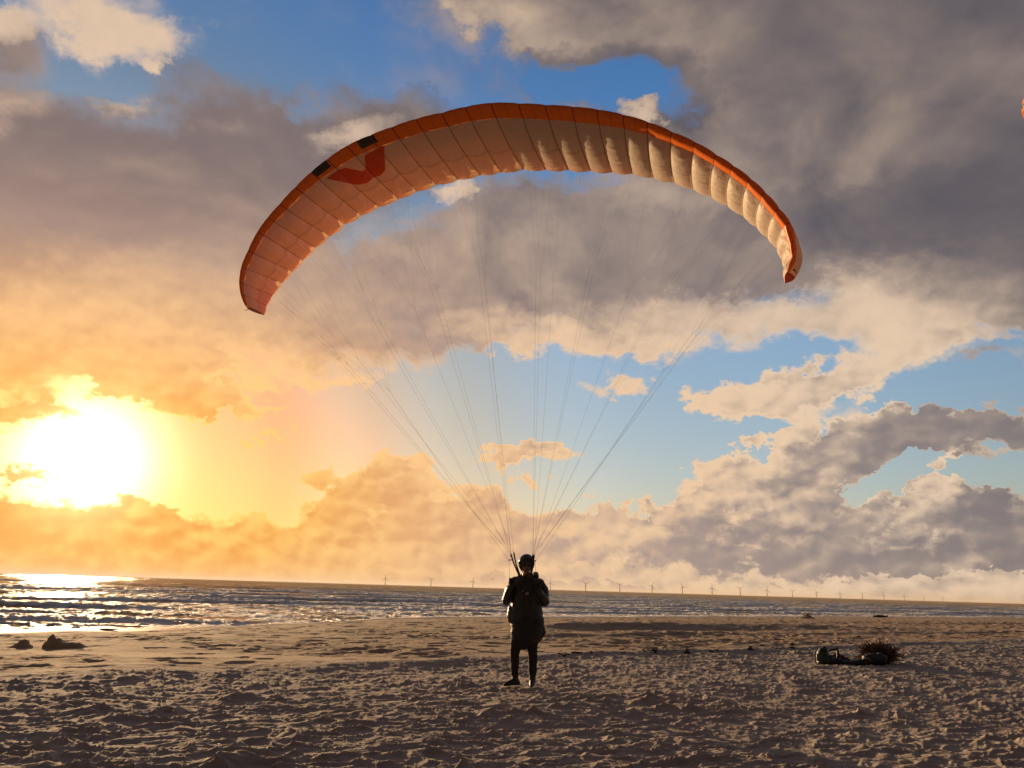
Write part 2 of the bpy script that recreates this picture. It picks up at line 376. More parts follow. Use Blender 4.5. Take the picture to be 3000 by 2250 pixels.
az = np.concatenate([np.linspace(-180, -42, 40)[:-1], np.linspace(-42, 42, 1240), np.linspace(42, 180, 40)[1:-1]])
rr = [.3]
while rr[-1] < 5.6: rr.append(rr[-1] + .35)
while rr[-1] < 260:
    r = rr[-1]; base = max(.018, .0006 * r * r / 1.38)
    rr.append(r + min(base, .095 if r < 30 else (.16 if r < 48 else (.32 if r < 90 else .9))))
rr += [300, 380, 520, 800, 1400, 3000]
rr = np.array(rr)
A, RR = np.meshgrid(np.radians(az), rr)
gx = RR * np.sin(A); gy = RR * np.cos(A)
gz = terrain(gx, gy)
sand = Mat('sand', rough=.95)
sc = sand.coord('Object')
n1 = sand.noise(sc, .35, 4); n2 = sand.noise(sc, 9, 5); n3 = sand.noise(sc, 160, 3, .7)
wet = sand.attr('wet')
dry = sand.ramp(n1, [(.3, (.34, .29, .25)), (.7, (.45, .39, .335))])
dmp = sand.ramp(n1, [(.35, (.38, .265, .17)), (.65, (.48, .34, .22))])
c = sand.mix(sand.attr('dry'), dmp, dry)
c = sand.mix(sand.math('MULTIPLY', sand.math('SUBTRACT', n3, .42, clamp=True), 1.6), c, (.20, .15, .12))
c = sand.mix(sand.math('MULTIPLY', sand.math('SUBTRACT', n2, .52, clamp=True), 1.6), c, (.25, .21, .18))
c = sand.mix(wet, c, (.13, .09, .065))
sand.base(c)
rg = sand.math('SUBTRACT', .95, sand.math('MULTIPLY', wet, .75)); sand.l(rg, sand.b.inputs['Roughness'])
sand.l(sand.math('ADD', .22, sand.math('MULTIPLY', wet, .35)), sand.b.inputs['Specular IOR Level'])
b1 = sand.bump(n2, .7, .035); b2 = sand.bump(n3, .5, .006, b1)
beach = mesh_obj('beach', np.stack([gx, gy, gz], -1).reshape(-1, 3), grid_faces(len(rr), len(az), True), sand.m)
tag(beach, kind='structure')
def vattr(o, name, a):
    at = o.data.attributes.new(name, 'FLOAT', 'POINT'); at.data.foreach_set('value', np.asarray(a, dtype=np.float32).ravel())
ds = shore_d(gx, gy); q = edge_q(gx, gy)
vattr(beach, 'wet', sstep(5.5, 2.0, ds + 1.0 * perlin(gx * .15, gy * .15, 61)) )
vattr(beach, 'dry', sstep(1.5, -1.0, q) * .9 + .1)

# ------------------------------------------------------------------ sea
caz = np.concatenate([np.linspace(-75, -38, 60)[:-1], np.linspace(-38, 38, 1000), np.linspace(38, 75, 60)[1:]])
sr = [24.0]
while sr[-1] < 30000:
    r = sr[-1]; sr.append(r + max(min(.00030 * r * r / 2.58, .42 if r < 150 else .0045 * r), .16))
sr += [45000, 65000]
sr = np.array(sr)
A, RS = np.meshgrid(np.radians(caz), sr)
wx = RS * np.sin(A); wy = RS * np.cos(A)
off = -shore_d(wx, wy)                       # metres seaward of the waterline
th = R(24)
s_ = -wx * math.sin(th) + wy * math.cos(th)  # direction the swell comes from
t_ = wx * math.cos(th) + wy * math.sin(th)
fadef = sstep(2500, 300, RS)
warp = 4.5 * perlin(t_ * .022, s_ * .03, 71) + 1.6 * perlin(t_ * .07, s_ * .09, 72)
amp = np.clip(.62 + 1.1 * perlin(t_ * .035, s_ * .055, 73), .10, 1.4) * sstep(-1, 9, off)
ph = (s_ + warp) / 10.5
frac = ph - np.floor(ph)                     # 0 at crest, landward side just below 1
crest = np.exp(-((1 - frac) / .10) ** 2) + np.exp(-(frac / .30) ** 2)
wave = .33 * amp * crest * np.clip(off / 9, .25, 1.25) * sstep(1200, 120, RS)
ph2 = (s_ * 1.0 + t_ * .35 + 2 * perlin(t_ * .05, s_ * .05, 74)) / 5.3
wave2 = .11 * (1 - np.abs(np.sin(math.pi * ph2))) ** 1.5 * np.clip(.5 + perlin(t_ * .09, s_ * .09, 75), 0, 1.2)
chop = .10 * fbm(wx * .8, wy * 1.15, 76, 4, .58)
z = SEA_Z + (wave + (wave2 + chop) * fadef) * sstep(-.5, 5, off) + .012 * fbm(wx * 2, wy * 2, 79, 2) * fadef
swell = .35 * np.sin(s_ / 9 + 3 * perlin(t_ * .01, s_ * .01, 77)) * sstep(100, 400, RS) * sstep(6000, 800, RS)
z = z + swell * .5
# foam: broken crests, lace behind them, wash at the edge
brk = sstep(.40, .70, amp + .3 * perlin(t_ * .12, s_ * .1, 78))
f = brk * np.clip(crest, 0, 1) ** 1.1 * sstep(230, 120, off + 40 * perlin(t_ * .02, s_ * .02, 80)) * 1.15
lace = np.clip(.66 + .8 * fbm(wx * .12, wy * .26, 81, 4, .6), 0, 1) * sstep(110, 25, off) * .85
trail = brk * np.exp(-(frac / .6) ** 2) * .5 * sstep(160, 80, off)
wash = sstep(4.5, .5, off) * .85
caps = (perlin(t_ * .05, s_ * .35, 82) > .52) * sstep(60, 120, off) * sstep(1500, 300, RS) * .8
foam = np.clip(np.maximum.reduce([f, lace * 1.1 + trail, wash, caps]), 0, 1)
for lo_, hi_ in ((0, 20), (20, 60), (60, 150)): print('verts foam', lo_, foam[(off > lo_) & (off < hi_)].mean(), (foam[(off > lo_) & (off < hi_)] > .5).mean())
sea = Mat('sea_water', (.10, .09, .06), .10, IOR=1.33)
wc = sea.coord('Object')
fo = sea.attr('foam')
fn = sea.noise(sea.coord('Object', (1, 1.6, 1)), 1.1, 6, .68, .3); fn2 = sea.noise(wc, 6, 4, .6)
fm = sea.math('ADD', sea.math('MULTIPLY', fo, 1.15), sea.math('MULTIPLY', sea.math('SUBTRACT', fn, .5), 1.3))
fm = sea.ramp(sea.math('ADD', fm, sea.math('MULTIPLY', sea.math('SUBTRACT', fn2, .5), .25)), [(.44, 0.0), (.74, 1.0)])
sea.base(sea.mix(fm, sea.ramp(fn, [(.35, (.46, .31, .15)), (.7, (.60, .43, .24))]), (.95, .88, .78)))
sea.l(sea.math('ADD', sea.math('ADD', .10, sea.math('MULTIPLY', sea.attr('far'), .06)), sea.math('MULTIPLY', fm, .42), clamp=True), sea.b.inputs['Roughness'])
r1 = sea.noise(sea.coord('Object', (1, 1.7, 1), (0, 0, .4)), 1.6, 6, .62)
r2 = sea.noise(sea.coord('Object', (1, 2.2, 1), (0, 0, .3)), .22, 6, .6)
r3 = sea.noise(sea.coord('Object', (1, 1.8, 1), (0, 0, .4)), .07, 4, .6)
bb0 = sea.bump(sea.math('MULTIPLY', r3, sea.attr('far')), .9, 6.0); bb = sea.bump(r2, .5, .7, bb0); bb = sea.bump(r1, .5, .12, bb); fb = sea.noise(wc, 3.2, 6, .7); bb = sea.bump(sea.math('MULTIPLY', fb, fm), 1.0, .6, bb)
# surf water is half sand and air: less mirror, more body colour than clear water
wd = sea.n('ShaderNodeBsdfDiffuse'); wg = sea.n('ShaderNodeBsdfGlossy'); fr_ = sea.n('ShaderNodeFresnel'); fr_.inputs['IOR'].default_value = 1.33
for x_ in (wd, wg, fr_): sea.l(bb, x_.inputs['Normal'])
sea.l(sea.b.inputs['Base Color'].links[0].from_socket, wd.inputs['Color']); sea.l(sea.b.inputs['Roughness'].links[0].from_socket, wg.inputs['Roughness'])
wm = sea.n('ShaderNodeMixShader'); sea.l(sea.math('ADD', sea.math('MULTIPLY', fr_.outputs[0], sea.math('SUBTRACT', .50, sea.math('MULTIPLY', sea.attr('far'), .18))), sea.math('MULTIPLY', fm, .30)), wm.inputs[0])
sea.l(wd.outputs[0], wm.inputs[1]); sea.l(wg.outputs[0], wm.inputs[2]); sea.l(wm.outputs[0], sea.out.inputs[0]); sea.t.nodes.remove(sea.b)
water = mesh_obj('sea', np.stack([wx, wy, z], -1).reshape(-1, 3), grid_faces(len(sr), len(caz)), sea.m)
tag(water, kind='structure'); vattr(water, 'foam', foam); vattr(water, 'far', sstep(120, 900, RS))
print('verts', len(beach.data.vertices), len(water.data.vertices))

# ------------------------------------------------------------------ paraglider
BX = [727,717,714,723,744.7,774,805,841,888,937,985,1044,1108,1172,1242,1315,1383,1455,1533.5,1609,1685,1756,1829.6,1897.5,1965,2030,2090,2138,2186,2227,2265,2295,2310,2318,2306]
BYc = [(744.7,742.8),(764.2,703.6),(787.8,670.3),(813.2,640.9),(844.6,609.6),(883.8,570.4),(930.8,531.2),(977.8,497.9),(1024.8,466.5),(1071.9,446),(1126.7,423.4),(1173.7,407.7),(1242,387),(1312,371),(1368,357.5),(1413,350),(1446.6,345.5),(1494,345),(1536,347.5),(1606,351),(1676.5,356),(1718.5,360.3),(1760.5,366.3),(1820,375.5),(1849.4,381.5),(1885.9,391.1),(1922.4,402.7),(1950.5,414.3),(1982,427.6),(2015.2,440.9),(2045,455.1),(2076.5,474),(2104.7,491.5),(2129.5,507.2),(2156,525.4),(2180.9,545.3),(2204.1,565.2),(2224,586.7),(2243.9,606.6),(2262.1,629.8),(2280.3,651.3),(2295.2,671.2)]
bxs = [a for a, b in BYc]; bys = [b for a, b in BYc]
BY = [900,866,833,788] + [float(np.interp(x, bxs, bys)) for x in BX[4:32]] + [718,757,797]
TXY = [(774,923),(781,896),(798,866),(826.9,829),(856.3,795.7),(887.7,762.4),(924.9,725.2),(968,691.9),(1011.1,656.6),(1060,631),(1111,605.6),(1167.9,582.1),(1222.7,560.6),(1279,540.5),(1343,525.6),(1407.4,513),(1469,504.6),(1533.5,496.2),(1598,497),(1665,497.6),(1729.7,500.2),(1792.8,504.8),(1852.7,508.2),(1914,520),(1975.4,534.3),(2030,552.9),(2083,575.1),(2131,602.3),(2177.6,632.1),(2217.3,665.3),(2248.8,696.1),(2277,727.6),(2292.6,762.4),(2301.9,795),(2300.2,830)]
NOFF = [4,8,8,9,10,11,12,13,15,18,20,22,23,24,25,25,26,27,27,27,28,29,27,25,24,23.5,23,23,24,25,25,25,20,12,4]
NR = len(BX)
PBpx = np.array(list(zip(BX, BY))); PT = np.array(TXY, float)
tang = np.gradient(PBpx, axis=0); tang /= np.linalg.norm(tang, axis=1)[:, None]
nrm = np.stack([tang[:, 1], -tang[:, 0]], 1)            # outward in the picture of the arc
PN = PBpx + nrm * np.array(NOFF)[:, None]
tt = np.linspace(-1, 1, NR)
def build_canopy_points():
    B = []; T = []; Nn = []
    for i in range(NR):
        e = math.sqrt(max(0, 1 - (abs(tt[i]) ** 2.3) * .88))
        yb = 10.4 + .75 * (1 - e) - .02 * tt[i]; yt = yb + 2.05 * e
        B.append(at_y(*PBpx[i], yb)); T.append(at_y(*PT[i], yt)); Nn.append(at_y(*PN[i], yb + .10 * e))
    return [np.array([list(p) for p in a]) for a in (B, T, Nn)]
CB, CT, CN = build_canopy_points()
span = np.gradient(CB * .5 + CT * .5, axis=0); span /= np.linalg.norm(span, axis=1)[:, None]
chord = CT - CB; clen = np.linalg.norm(chord, axis=1); cdir = chord / clen[:, None]
OUT = np.cross(span, cdir); OUT /= np.linalg.norm(OUT, axis=1)[:, None]
if OUT[NR // 2][2] < 0: OUT = -OUT
def lerp_tab(a, U):
    U = np.clip(U, 0, NR - 1 - 1e-6); i = np.floor(U).astype(int); f = (U - i)[..., None]
    return a[i] * (1 - f) + a[i + 1] * f
def frac_u(U): return U - np.floor(np.clip(U, 0, NR - 1 - 1e-6))
def bul(U): return np.sin(np.pi * np.clip(frac_u(U), 0, 1)) ** .8
def cellw(U):
    i = np.clip(np.floor(U).astype(int), 0, NR - 2); return np.linalg.norm(CB[i + 1] - CB[i], axis=-1)
def low_pt(U, V, off=0.0):
    b = lerp_tab(CB, U); t = lerp_tab(CT, U); n = lerp_tab(OUT, U); c = np.linalg.norm(t - b, axis=-1)
    p = b + (t - b) * V[..., None]
    h = -.030 * c * np.sin(np.pi * V ** .7) - bul(U) * cellw(U) * .17 * (.45 + .55 * np.sin(np.pi * np.clip(V * .8 + .18, 0, 1))) * sstep(-.02, .12, V)
    wr = .0045 * perlin(U * 7 + V * 5, V * 30 - U * 3, 91) * bul(U) + .010 * perlin(U * 2.3 + V * 9, V * 14 + U, 92) * bul(U)
    return p + n * (h + wr - off)[..., None]
def up_pt(U, V):
    b = lerp_tab(CN, U); t = lerp_tab(CT, U); n = lerp_tab(OUT, U); c = np.linalg.norm(t - b, axis=-1)
    p = b + (t - b) * V[..., None]
    tipf = sstep(30.5, 33, U) * .12
    h = (.055 + tipf) * c * 3.2 * np.clip(V, 0, 1) ** .85 * (1 - V) ** 1.0 + bul(U) * cellw(U) * .085 * (1 - .6 * V) + .004
    return p + n * h[..., None]
def band_pt(U, V):
    b = lerp_tab(CB, U); t = lerp_tab(CN, U); cdr = lerp_tab(cdir, U); n = lerp_tab(OUT, U)
    k = np.linalg.norm(t - b, axis=-1)[..., None]
    p1 = b - cdr * k * 2.5; p2 = t - cdr * k * 1.1; v = V[..., None]
    p = b * (1 - v) ** 3 + 3 * p1 * v * (1 - v) ** 2 + 3 * p2 * v * v * (1 - v) + t * v ** 3
    bb = bul(U) * cellw(U)
    half = np.abs(np.sin(2 * np.pi * frac_u(U))) ** .8 * cellw(U) * .02
    return p - cdr * half[..., None] + n * (bb * (.085 * V) - bb * .05 * (1 - V) * sstep(0, .2, V))[..., None]

def fabric(name, base, transl, tcol=None, seam=(.25, .08, .05), seamw=.02, half=False, wrinkle=.25, stripes=None):
    m = Mat(name, base, .6)
    tc = m.n('ShaderNodeTexCoord'); sp = m.n('ShaderNodeSeparateXYZ'); m.l(tc.outputs['UV'], sp.inputs[0])
    u, v = sp.outputs[0], sp.outputs[1]
    fr = m.math('FRACT', u); ed = m.math('MINIMUM', fr, m.math('SUBTRACT', 1.0, fr))
    sm = m.math('LESS_THAN', ed, seamw)
    c = m.mix(sm, base, seam)
    if half:
        h2 = m.math('LESS_THAN', m.math('ABSOLUTE', m.math('SUBTRACT', fr, .5)), seamw * .5)
        c = m.mix(m.math('MULTIPLY', h2, .5), c, seam)
    if stripes: c = stripes(m, c, u, v)
    mp = m.n('ShaderNodeMapping'); mp.inputs['Scale'].default_value = (5, 16, 1); m.l(tc.outputs['UV'], mp.inputs[0])
    nz = m.noise(mp.outputs[0], 1.0, 5, .6, .6)
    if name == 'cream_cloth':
        tp = m.math('LESS_THAN', m.math('ABSOLUTE', m.math('SUBTRACT', v, .47)), .022)  # mid-chord band: shadow from inside the wing, painted into the cloth colour
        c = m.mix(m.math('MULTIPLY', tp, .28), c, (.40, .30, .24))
    nz2 = m.noise(m.coord('Object'), 3, 3)
    c = m.mix(m.math('MULTIPLY', nz2, .25), c, tuple(x * .75 for x in base))
    df = m.n('ShaderNodeBsdfDiffuse'); tr = m.n('ShaderNodeBsdfTranslucent'); gl = m.n('ShaderNodeBsdfGlossy')
    gl.inputs['Roughness'].default_value = .45
    bp = m.n('ShaderNodeBump'); bp.inputs['Strength'].default_value = wrinkle; bp.inputs['Distance'].default_value = .02; m.l(nz, bp.inputs['Height'])
    for x in (df, tr, gl): m.l(bp.outputs[0], x.inputs['Normal'])
    m.l(c, df.inputs[0])
    m.l(m.mix(1.0, c, tcol or (1., 1., 1.), 'MULTIPLY'), tr.inputs[0])
    mx = m.n('ShaderNodeMixShader'); mx.inputs[0].default_value = transl; m.l(df.outputs[0], mx.inputs[1]); m.l(tr.outputs[0], mx.inputs[2])
    m2 = m.n('ShaderNodeMixShader'); m2.inputs[0].default_value = .04; m.l(mx.outputs[0], m2.inputs[1]); m.l(gl.outputs[0], m2.inputs[2])
    m.l(m2.outputs[0], m.out.inputs[0]); m.t.nodes.remove(m.b)
    return m.m
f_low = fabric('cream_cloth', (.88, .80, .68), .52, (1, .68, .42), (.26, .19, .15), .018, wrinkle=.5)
f_band = fabric('orange_cloth', (.92, .20, .006), .20, (1, .5, .3), (.30, .03, .01), .022, half=True)
f_black = fabric('black_cloth', (.05, .042, .028), .35)
f_emb = fabric('orange_emblem_cloth', (.85, .13, .008), .5, (1, .6, .35), (.45, .06, .01), .01)
def up_str(m, c, u, v):
    edge = m.math('GREATER_THAN', v, .34)
    tip = m.math('ADD', m.math('GREATER_THAN', u, 30.4), m.math('LESS_THAN', u, 2.2))
    return m.mix(m.math('MULTIPLY', edge, tip, clamp=True), m.mix(m.math('GREATER_THAN', u, 27.0), c, (.74, .70, .70)), (.80, .16, .015))
f_up = fabric('upper_cloth', (.95, .46, .19), .58, (1, .85, .7), (.4, .15, .1), .02, stripes=up_str)

paraglider = empty('paraglider', (0, 11.9, 1.45))
tag(paraglider, 'arched paraglider canopy with orange leading edge above the standing person', 'paraglider', 'paraglider canopies in the air')
inv = Matrix.Translation((0, -11.9, -1.45))
def sheet(name, fn, us, vs, mat=None, mats=None, fm=None, keep=None, parent=None):
    U, V = np.meshgrid(us, vs, indexing='ij')
    P3 = fn(U, V) - np.array([0, 11.9, 1.45])
    F = grid_faces(len(us), len(vs))
    uc = np.stack([U, V], -1).reshape(-1, 2)
    cen = uc[F].mean(1)
    if keep is not None: F = F[keep(cen)]; cen = uc[F].mean(1)
    idx = None
    if fm is not None: idx = fm(cen).astype(np.int32)
    return mesh_obj(name, P3.reshape(-1, 3), F, mat, parent or paraglider, True, mats, idx, uc)
us = np.linspace(0, NR - 1, (NR - 1) * 12 + 1)
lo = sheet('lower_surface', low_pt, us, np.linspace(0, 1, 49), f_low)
upb = sheet('upper_surface', up_pt, us, np.linspace(0, 1, 49) ** 1.1, f_up,
            keep=lambda c: ~((c[:, 1] > .93 - .05 * np.sin(c[:, 0] * 5)) & (c[:, 0] > 2) & (c[:, 0] < 17) & (frac_u(c[:, 0]) > .60) & (frac_u(c[:, 0]) < .97)))
band = sheet('leading_edge', band_pt, us, np.linspace(0, 1, 11), mats=[f_band, f_black],
             fm=lambda c: (((c[:, 0] > 9.0) & (c[:, 0] < 9.9)) | ((c[:, 0] > 11.45) & (c[:, 0] < 12.2))) & (c[:, 1] > .12))
# cell walls inside the wing, seen as the shadows they throw
rv = []; rf = []
vv = np.linspace(0, 1, 13)
for i in range(1, NR - 1):
    Ui = np.full(13, float(i)); a = low_pt(Ui, vv) ; b_ = up_pt(Ui, vv); k = len(rv)
    rv += list(a + OUT[i] * .004) + list(b_ - OUT[i] * .004)
    rf += [(k + j, k + j + 1, k + 13 + j + 1, k + 13 + j) for j in range(12) if not j in (3, 6)]
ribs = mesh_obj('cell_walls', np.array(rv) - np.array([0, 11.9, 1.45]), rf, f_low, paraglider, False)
ends = []
for i, nm in ((0, 'wing_tip'), (NR - 1, 'wing_tip')):
    Ui = np.full(13, float(i)); a = low_pt(Ui, vv); b_ = up_pt(Ui, vv)
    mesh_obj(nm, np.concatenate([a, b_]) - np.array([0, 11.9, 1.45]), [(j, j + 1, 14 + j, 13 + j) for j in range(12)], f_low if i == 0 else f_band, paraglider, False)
def inside(px, py, poly):
    r = np.zeros(px.shape, bool); n = len(poly)
    for i in range(n):
        x1, y1 = poly[i]; x2, y2 = poly[(i + 1) % n]
        c = ((y1 > py) != (y2 > py)) & (px < (x2 - x1) * (py - y1) / (y2 - y1 + 1e-9) + x1); r ^= c
    return r
def proj(P3):
    d = P3 - np.array(cam_pos)
    z = d @ np.array(fwd); return 1500 + F_PX * (d @ np.array(right)) / z, 1125 - F_PX * (d @ np.array(up)) / z
EMB = [(680 + a / 2.552, 300 + b / 2.552) for a, b in [(706,568),(790,503),(850,488),(975,516),(998,500),(990,398),(1137,318),(1145,510),(1110,545),(1060,560),(1010,603),(940,617),(860,603)]]
def emb_keep(cen):
    p = low_pt(cen[:, 0], cen[:, 1], .005); x, y = proj(p); return inside(x, y, EMB)
emb = sheet('emblem', lambda U, V: low_pt(U, V, .006), np.linspace(9, 14, 200), np.linspace(0, .7, 120), f_emb, keep=emb_keep)
tag(emb, 'orange bowl-shaped emblem on the cream underside')
# lettering on the upper side of the right-hand tip
ink = Mat('black_ink', (.015, .013, .012), .7)
def stroke_on(fn, pts, w, name, mat, off, parent):
    V3 = []
    for k, (a, b) in enumerate(pts):
        a0, b0 = pts[max(k - 1, 0)]; a1, b1 = pts[min(k + 1, len(pts) - 1)]
        dx, dy = a1 - a0, b1 - b0; l = math.hypot(dx, dy) + 1e-9
        for s in (-1, 1): V3.append((a - s * dy / l * w, b + s * dx / l * w))
    V3 = np.array(V3); p = fn(V3[:, 0], V3[:, 1]) + lerp_tab(OUT, V3[:, 0]) * off
    return p, [(2 * k, 2 * k + 1, 2 * k + 3, 2 * k + 2) for k in range(len(pts) - 1)]
_lu, _lv = np.meshgrid(np.linspace(31, NR - 1, 90), np.linspace(0, 1, 160), indexing='ij')
_lx, _ly = proj(up_pt(_lu, _lv))
def tip_uv(x, y):
    k = np.argmin((_lx - x) ** 2 + (_ly - y) ** 2 + .001 * _lv); return float(_lu.ravel()[k]), float(_lv.ravel()[k])
letters = [[(2327,786),(2322,784),(2319,788),(2322,791),(2326,791),(2326,795),(2321,796)], [(2319,792),(2326,798)], [(2323,789),(2330,795)], [(2325,785),(2331,790),(2330,799)]]
letters = [[tip_uv(*a) for a in st] for st in letters]
LV = []; LF = []
for st in letters:
    p, f = stroke_on(up_pt, st, .045, 's', ink, .006, None); k = len(LV); LV += list(p); LF += [tuple(a + k for a in q_) for q_ in f]
mesh_obj('lettering', np.array(LV) - np.array([0, 11.9, 1.45]), LF, ink.m, paraglider, False)

def tube(pts, rad, n=6, caps=True):
    pts = [Vector(p) for p in pts]; V_ = []; F_ = []
    rads = rad if isinstance(rad, (list, tuple)) else [rad] * len(pts)
    prev = None
    for k, p in enumerate(pts):
        d = (pts[min(k + 1, len(pts) - 1)] - pts[max(k - 1, 0)]).normalized()
        ref = Vector((0, 0, 1)) if abs(d.z) < .9 else Vector((1, 0, 0))
        a = d.cross(ref).normalized() if prev is None else (prev - d * prev.dot(d)).normalized()
        prev = a; b = d.cross(a)
        for j in range(n):
            t = 2 * math.pi * j / n; V_.append(p + (a * math.cos(t) + b * math.sin(t)) * rads[k])
    for k in range(len(pts) - 1):
        for j in range(n): F_.append((k * n + j, k * n + (j + 1) % n, (k + 1) * n + (j + 1) % n, (k + 1) * n + j))
    if caps: F_.append(tuple(range(n))[::-1]); F_.append(tuple((len(pts) - 1) * n + j for j in range(n)))
    return [tuple(v) for v in V_], F_
def join(parts):
    V_ = []; F_ = []
    for v, f in parts: k = len(V_); V_ += list(v); F_ += [tuple(i + k for i in q_) for q_ in f]
    return V_, F_
def box(c, s, rot=None):
    c = Vector(c); V_ = []
    for z_ in (-1, 1):
        for (x_, y_) in ((-1, -1), (1, -1), (1, 1), (-1, 1)):
            v = Vector((x_ * s[0] / 2, y_ * s[1] / 2, z_ * s[2] / 2)); V_.append(tuple(c + (rot @ v if rot else v)))
    return V_, [(3, 2, 1, 0), (4, 5, 6, 7), (0, 1, 5, 4), (1, 2, 6, 5), (2, 3, 7, 6), (3, 0, 4, 7)]
PG0 = Vector((0, 11.9, 1.45))
def pg_obj(name, parts, mat, parent=None):
    v, f = join(parts); v = [tuple(Vector(p) - PG0) for p in v]
    return mesh_obj(name, v, f, mat, parent or paraglider, True)
line_m = Mat('line_cord', (.20, .15, .13), .8).m
strap_m = Mat('riser_webbing', (.035, .028, .025), .85).m
lrise = [at_y(1497, 1624, 11.86), at_y(1505.5, 1620, 11.92)]
rrise = [at_y(1561, 1626, 11.86), at_y(1565, 1627, 11.92)]
def lp(U, V): return Vector(low_pt(np.array([float(U)]), np.array([float(V)]))[0])
def sag(a, b, k, n=6):
    return [a.lerp(b, j / n) + Vector((0, 0, -k * math.sin(math.pi * j / n))) for j in range(n + 1)]
sides = [(lrise, [2, 3, 5, 6, 8, 9, 11, 12, 14, 15, 16]), (rrise, [32, 31, 29, 28, 26, 25, 23, 22, 20, 19, 18])]
for rs, ribsx in sides:
    for row, V_, anchor in (('a', .06, rs[0]), ('b', .36, rs[0]), ('c', .66, rs[1])):
        groups = [ribsx[0:3], ribsx[3:6], ribsx[6:9], ribsx[9:11]] if row != 'c' else [ribsx[0:4], ribsx[4:8], ribsx[8:11]]
        for g in groups:
            tops = [lp(u, V_) for u in g]; mid = sum(tops, Vector()) / len(tops)
            fork = anchor.lerp(mid, .66)
            parts = [tube(sag(anchor, fork, .01), .0010, 4)]
            for tp in tops:
                f2 = fork.lerp(tp, .45)
                parts.append(tube([fork, tp], .0006, 4))
            pg_obj('suspension_line', parts, line_m)
# brake lines: fan from the trailing edge down to each handle
hands = [at_y(1493.5, 1712, 11.82), at_y(1570, 1722, 11.82)]
pulls = [at_y(1491, 1641, 11.84), at_y(1569, 1643, 11.84)]
for rs, fan, hd, pl in ((lrise, [0.5, 2, 4, 6, 8, 10], hands[0], pulls[0]), (rrise, [33.5, 32, 30, 28, 26, 24], hands[1], pulls[1])):
    tops = [lp(u, 1.0) for u in fan]; mid = (tops[0] + tops[2] + tops[4]) / 3; fork = pl.lerp(mid, .55)
    parts = [tube([hd, pl], .002, 4), tube(sag(pl, fork, .03), .0014, 4)]
    for tp in tops: parts.append(tube(sag(fork, tp, .02, 3), .0005, 4))
    pg_obj('brake_line', parts, line_m)
    h = pg_obj('brake_handle', [tube([hd + Vector((0, 0, .10)), hd + Vector((0, 0, .02)), hd + Vector((.01, -.01, -.03))], [.006, .011, .009], 8)], strap_m)
# risers cross over the chest: the pilot stands turned to face the wing
cx = at_y(1536, 1733, 11.70)
def strap(pts, w, name='riser'):
    V_ = []; F_ = []
    pts = [Vector(p) for p in pts]
    for k, p in enumerate(pts):
        d = (pts[min(k + 1, len(pts) - 1)] - pts[max(k - 1, 0)]).normalized(); s = d.cross(Vector((0, 1, 0))).normalized() * w / 2
        t = Vector((0, .003, 0))
        V_ += [tuple(p - s - t), tuple(p + s - t), tuple(p + s + t), tuple(p - s + t)]
    for k in range(len(pts) - 1):
        for j in range(4): F_.append((4 * k + j, 4 * k + (j + 1) % 4, 4 * k + 4 + (j + 1) % 4, 4 * k + 4 + j))
    F_ += [(3, 2, 1, 0), tuple(4 * (len(pts) - 1) + j for j in range(4))]
    return V_, F_
for k, (a, pts) in enumerate(((lrise[0], [(1505, 1650), (1519, 1682), (1530, 1712)]), (lrise[1], [(1511, 1650), (1520, 1676), (1531, 1708)]),
                              (rrise[0], [(1559, 1650), (1554, 1685), (1544, 1712)]), (rrise[1], [(1562, 1650), (1557, 1685), (1546, 1712)]))):
    pg_obj('riser', [strap([a] + [at_y(x, y, 11.80 - .02 * j) for j, (x, y) in enumerate(pts)] + [cx + Vector((0, -.012 * (k % 3), 0)), cx + Vector((.03 if k < 2 else -.035, .01, -.10))], .022),
                    tube([a + Vector((0, 0, -.035)), a + Vector((0, 0, .012))], [.011, .008], 8)], strap_m)
for pl, rs in ((pulls[0], at_y(1503, 1640, 11.84)), (pulls[1], at_y(1560, 1643, 11.84))):
    pg_obj('pulley_bar', [tube([pl, rs], .006, 8), tube([pl + Vector((-.008, 0, 0)), pl + Vector((.008, 0, 0))], .010, 8)], strap_m)
# small loop at the left tip
tl = at_y(722, 908, 11.2)
pg_obj('tip_loop', [tube([tl + Vector((.03 * math.cos(a), 0, .012 * math.sin(a))) for a in np.linspace(0, 6.28, 13)], .003, 4)], Mat('loop_cord', (.7, .65, .55), .7).m)

# ------------------------------------------------------------------ person
PY = 12.0
def W(zx, zy, dy=0.0): return at_y(1400 + zx / 3.53, 1580 + zy / 3.53, PY + dy)
def ringloft(rings, n=20):
    """rings: (centre, half width in x, half depth in y) or with a frame for tilted rings"""
    V_ = []; F_ = []
    for c, a, b in rings:
        for j in range(n):
            t = 2 * math.pi * j / n
            ct, st = math.cos(t), math.sin(t)
            V_.append((c[0] + a * math.copysign(abs(ct) ** .85, ct), c[1] + b * math.copysign(abs(st) ** .85, st), c[2]))
    for k in range(len(rings) - 1):
        for j in range(n): F_.append((k * n + j, k * n + (j + 1) % n, (k + 1) * n + (j + 1) % n, (k + 1) * n + j))
    F_.append(tuple(range(n))[::-1]); F_.append(tuple((len(rings) - 1) * n + j for j in range(n)))
    return V_, F_
def ellipsoid(c, r, n=14, rot=None):
    V_ = []; F_ = []
    for i in range(n + 1):
        ph = math.pi * i / n
        for j in range(2 * n):
            t = math.pi * j / n
            v = Vector((r[0] * math.sin(ph) * math.cos(t), r[1] * math.sin(ph) * math.sin(t), r[2] * math.cos(ph)))
            if rot: v = rot @ v
            V_.append(tuple(Vector(c) + v))
    for i in range(n):
        for j in range(2 * n): F_.append((i * 2 * n + j, i * 2 * n + (j + 1) % (2 * n), (i + 1) * 2 * n + (j + 1) % (2 * n), (i + 1) * 2 * n + j))
    return V_, F_
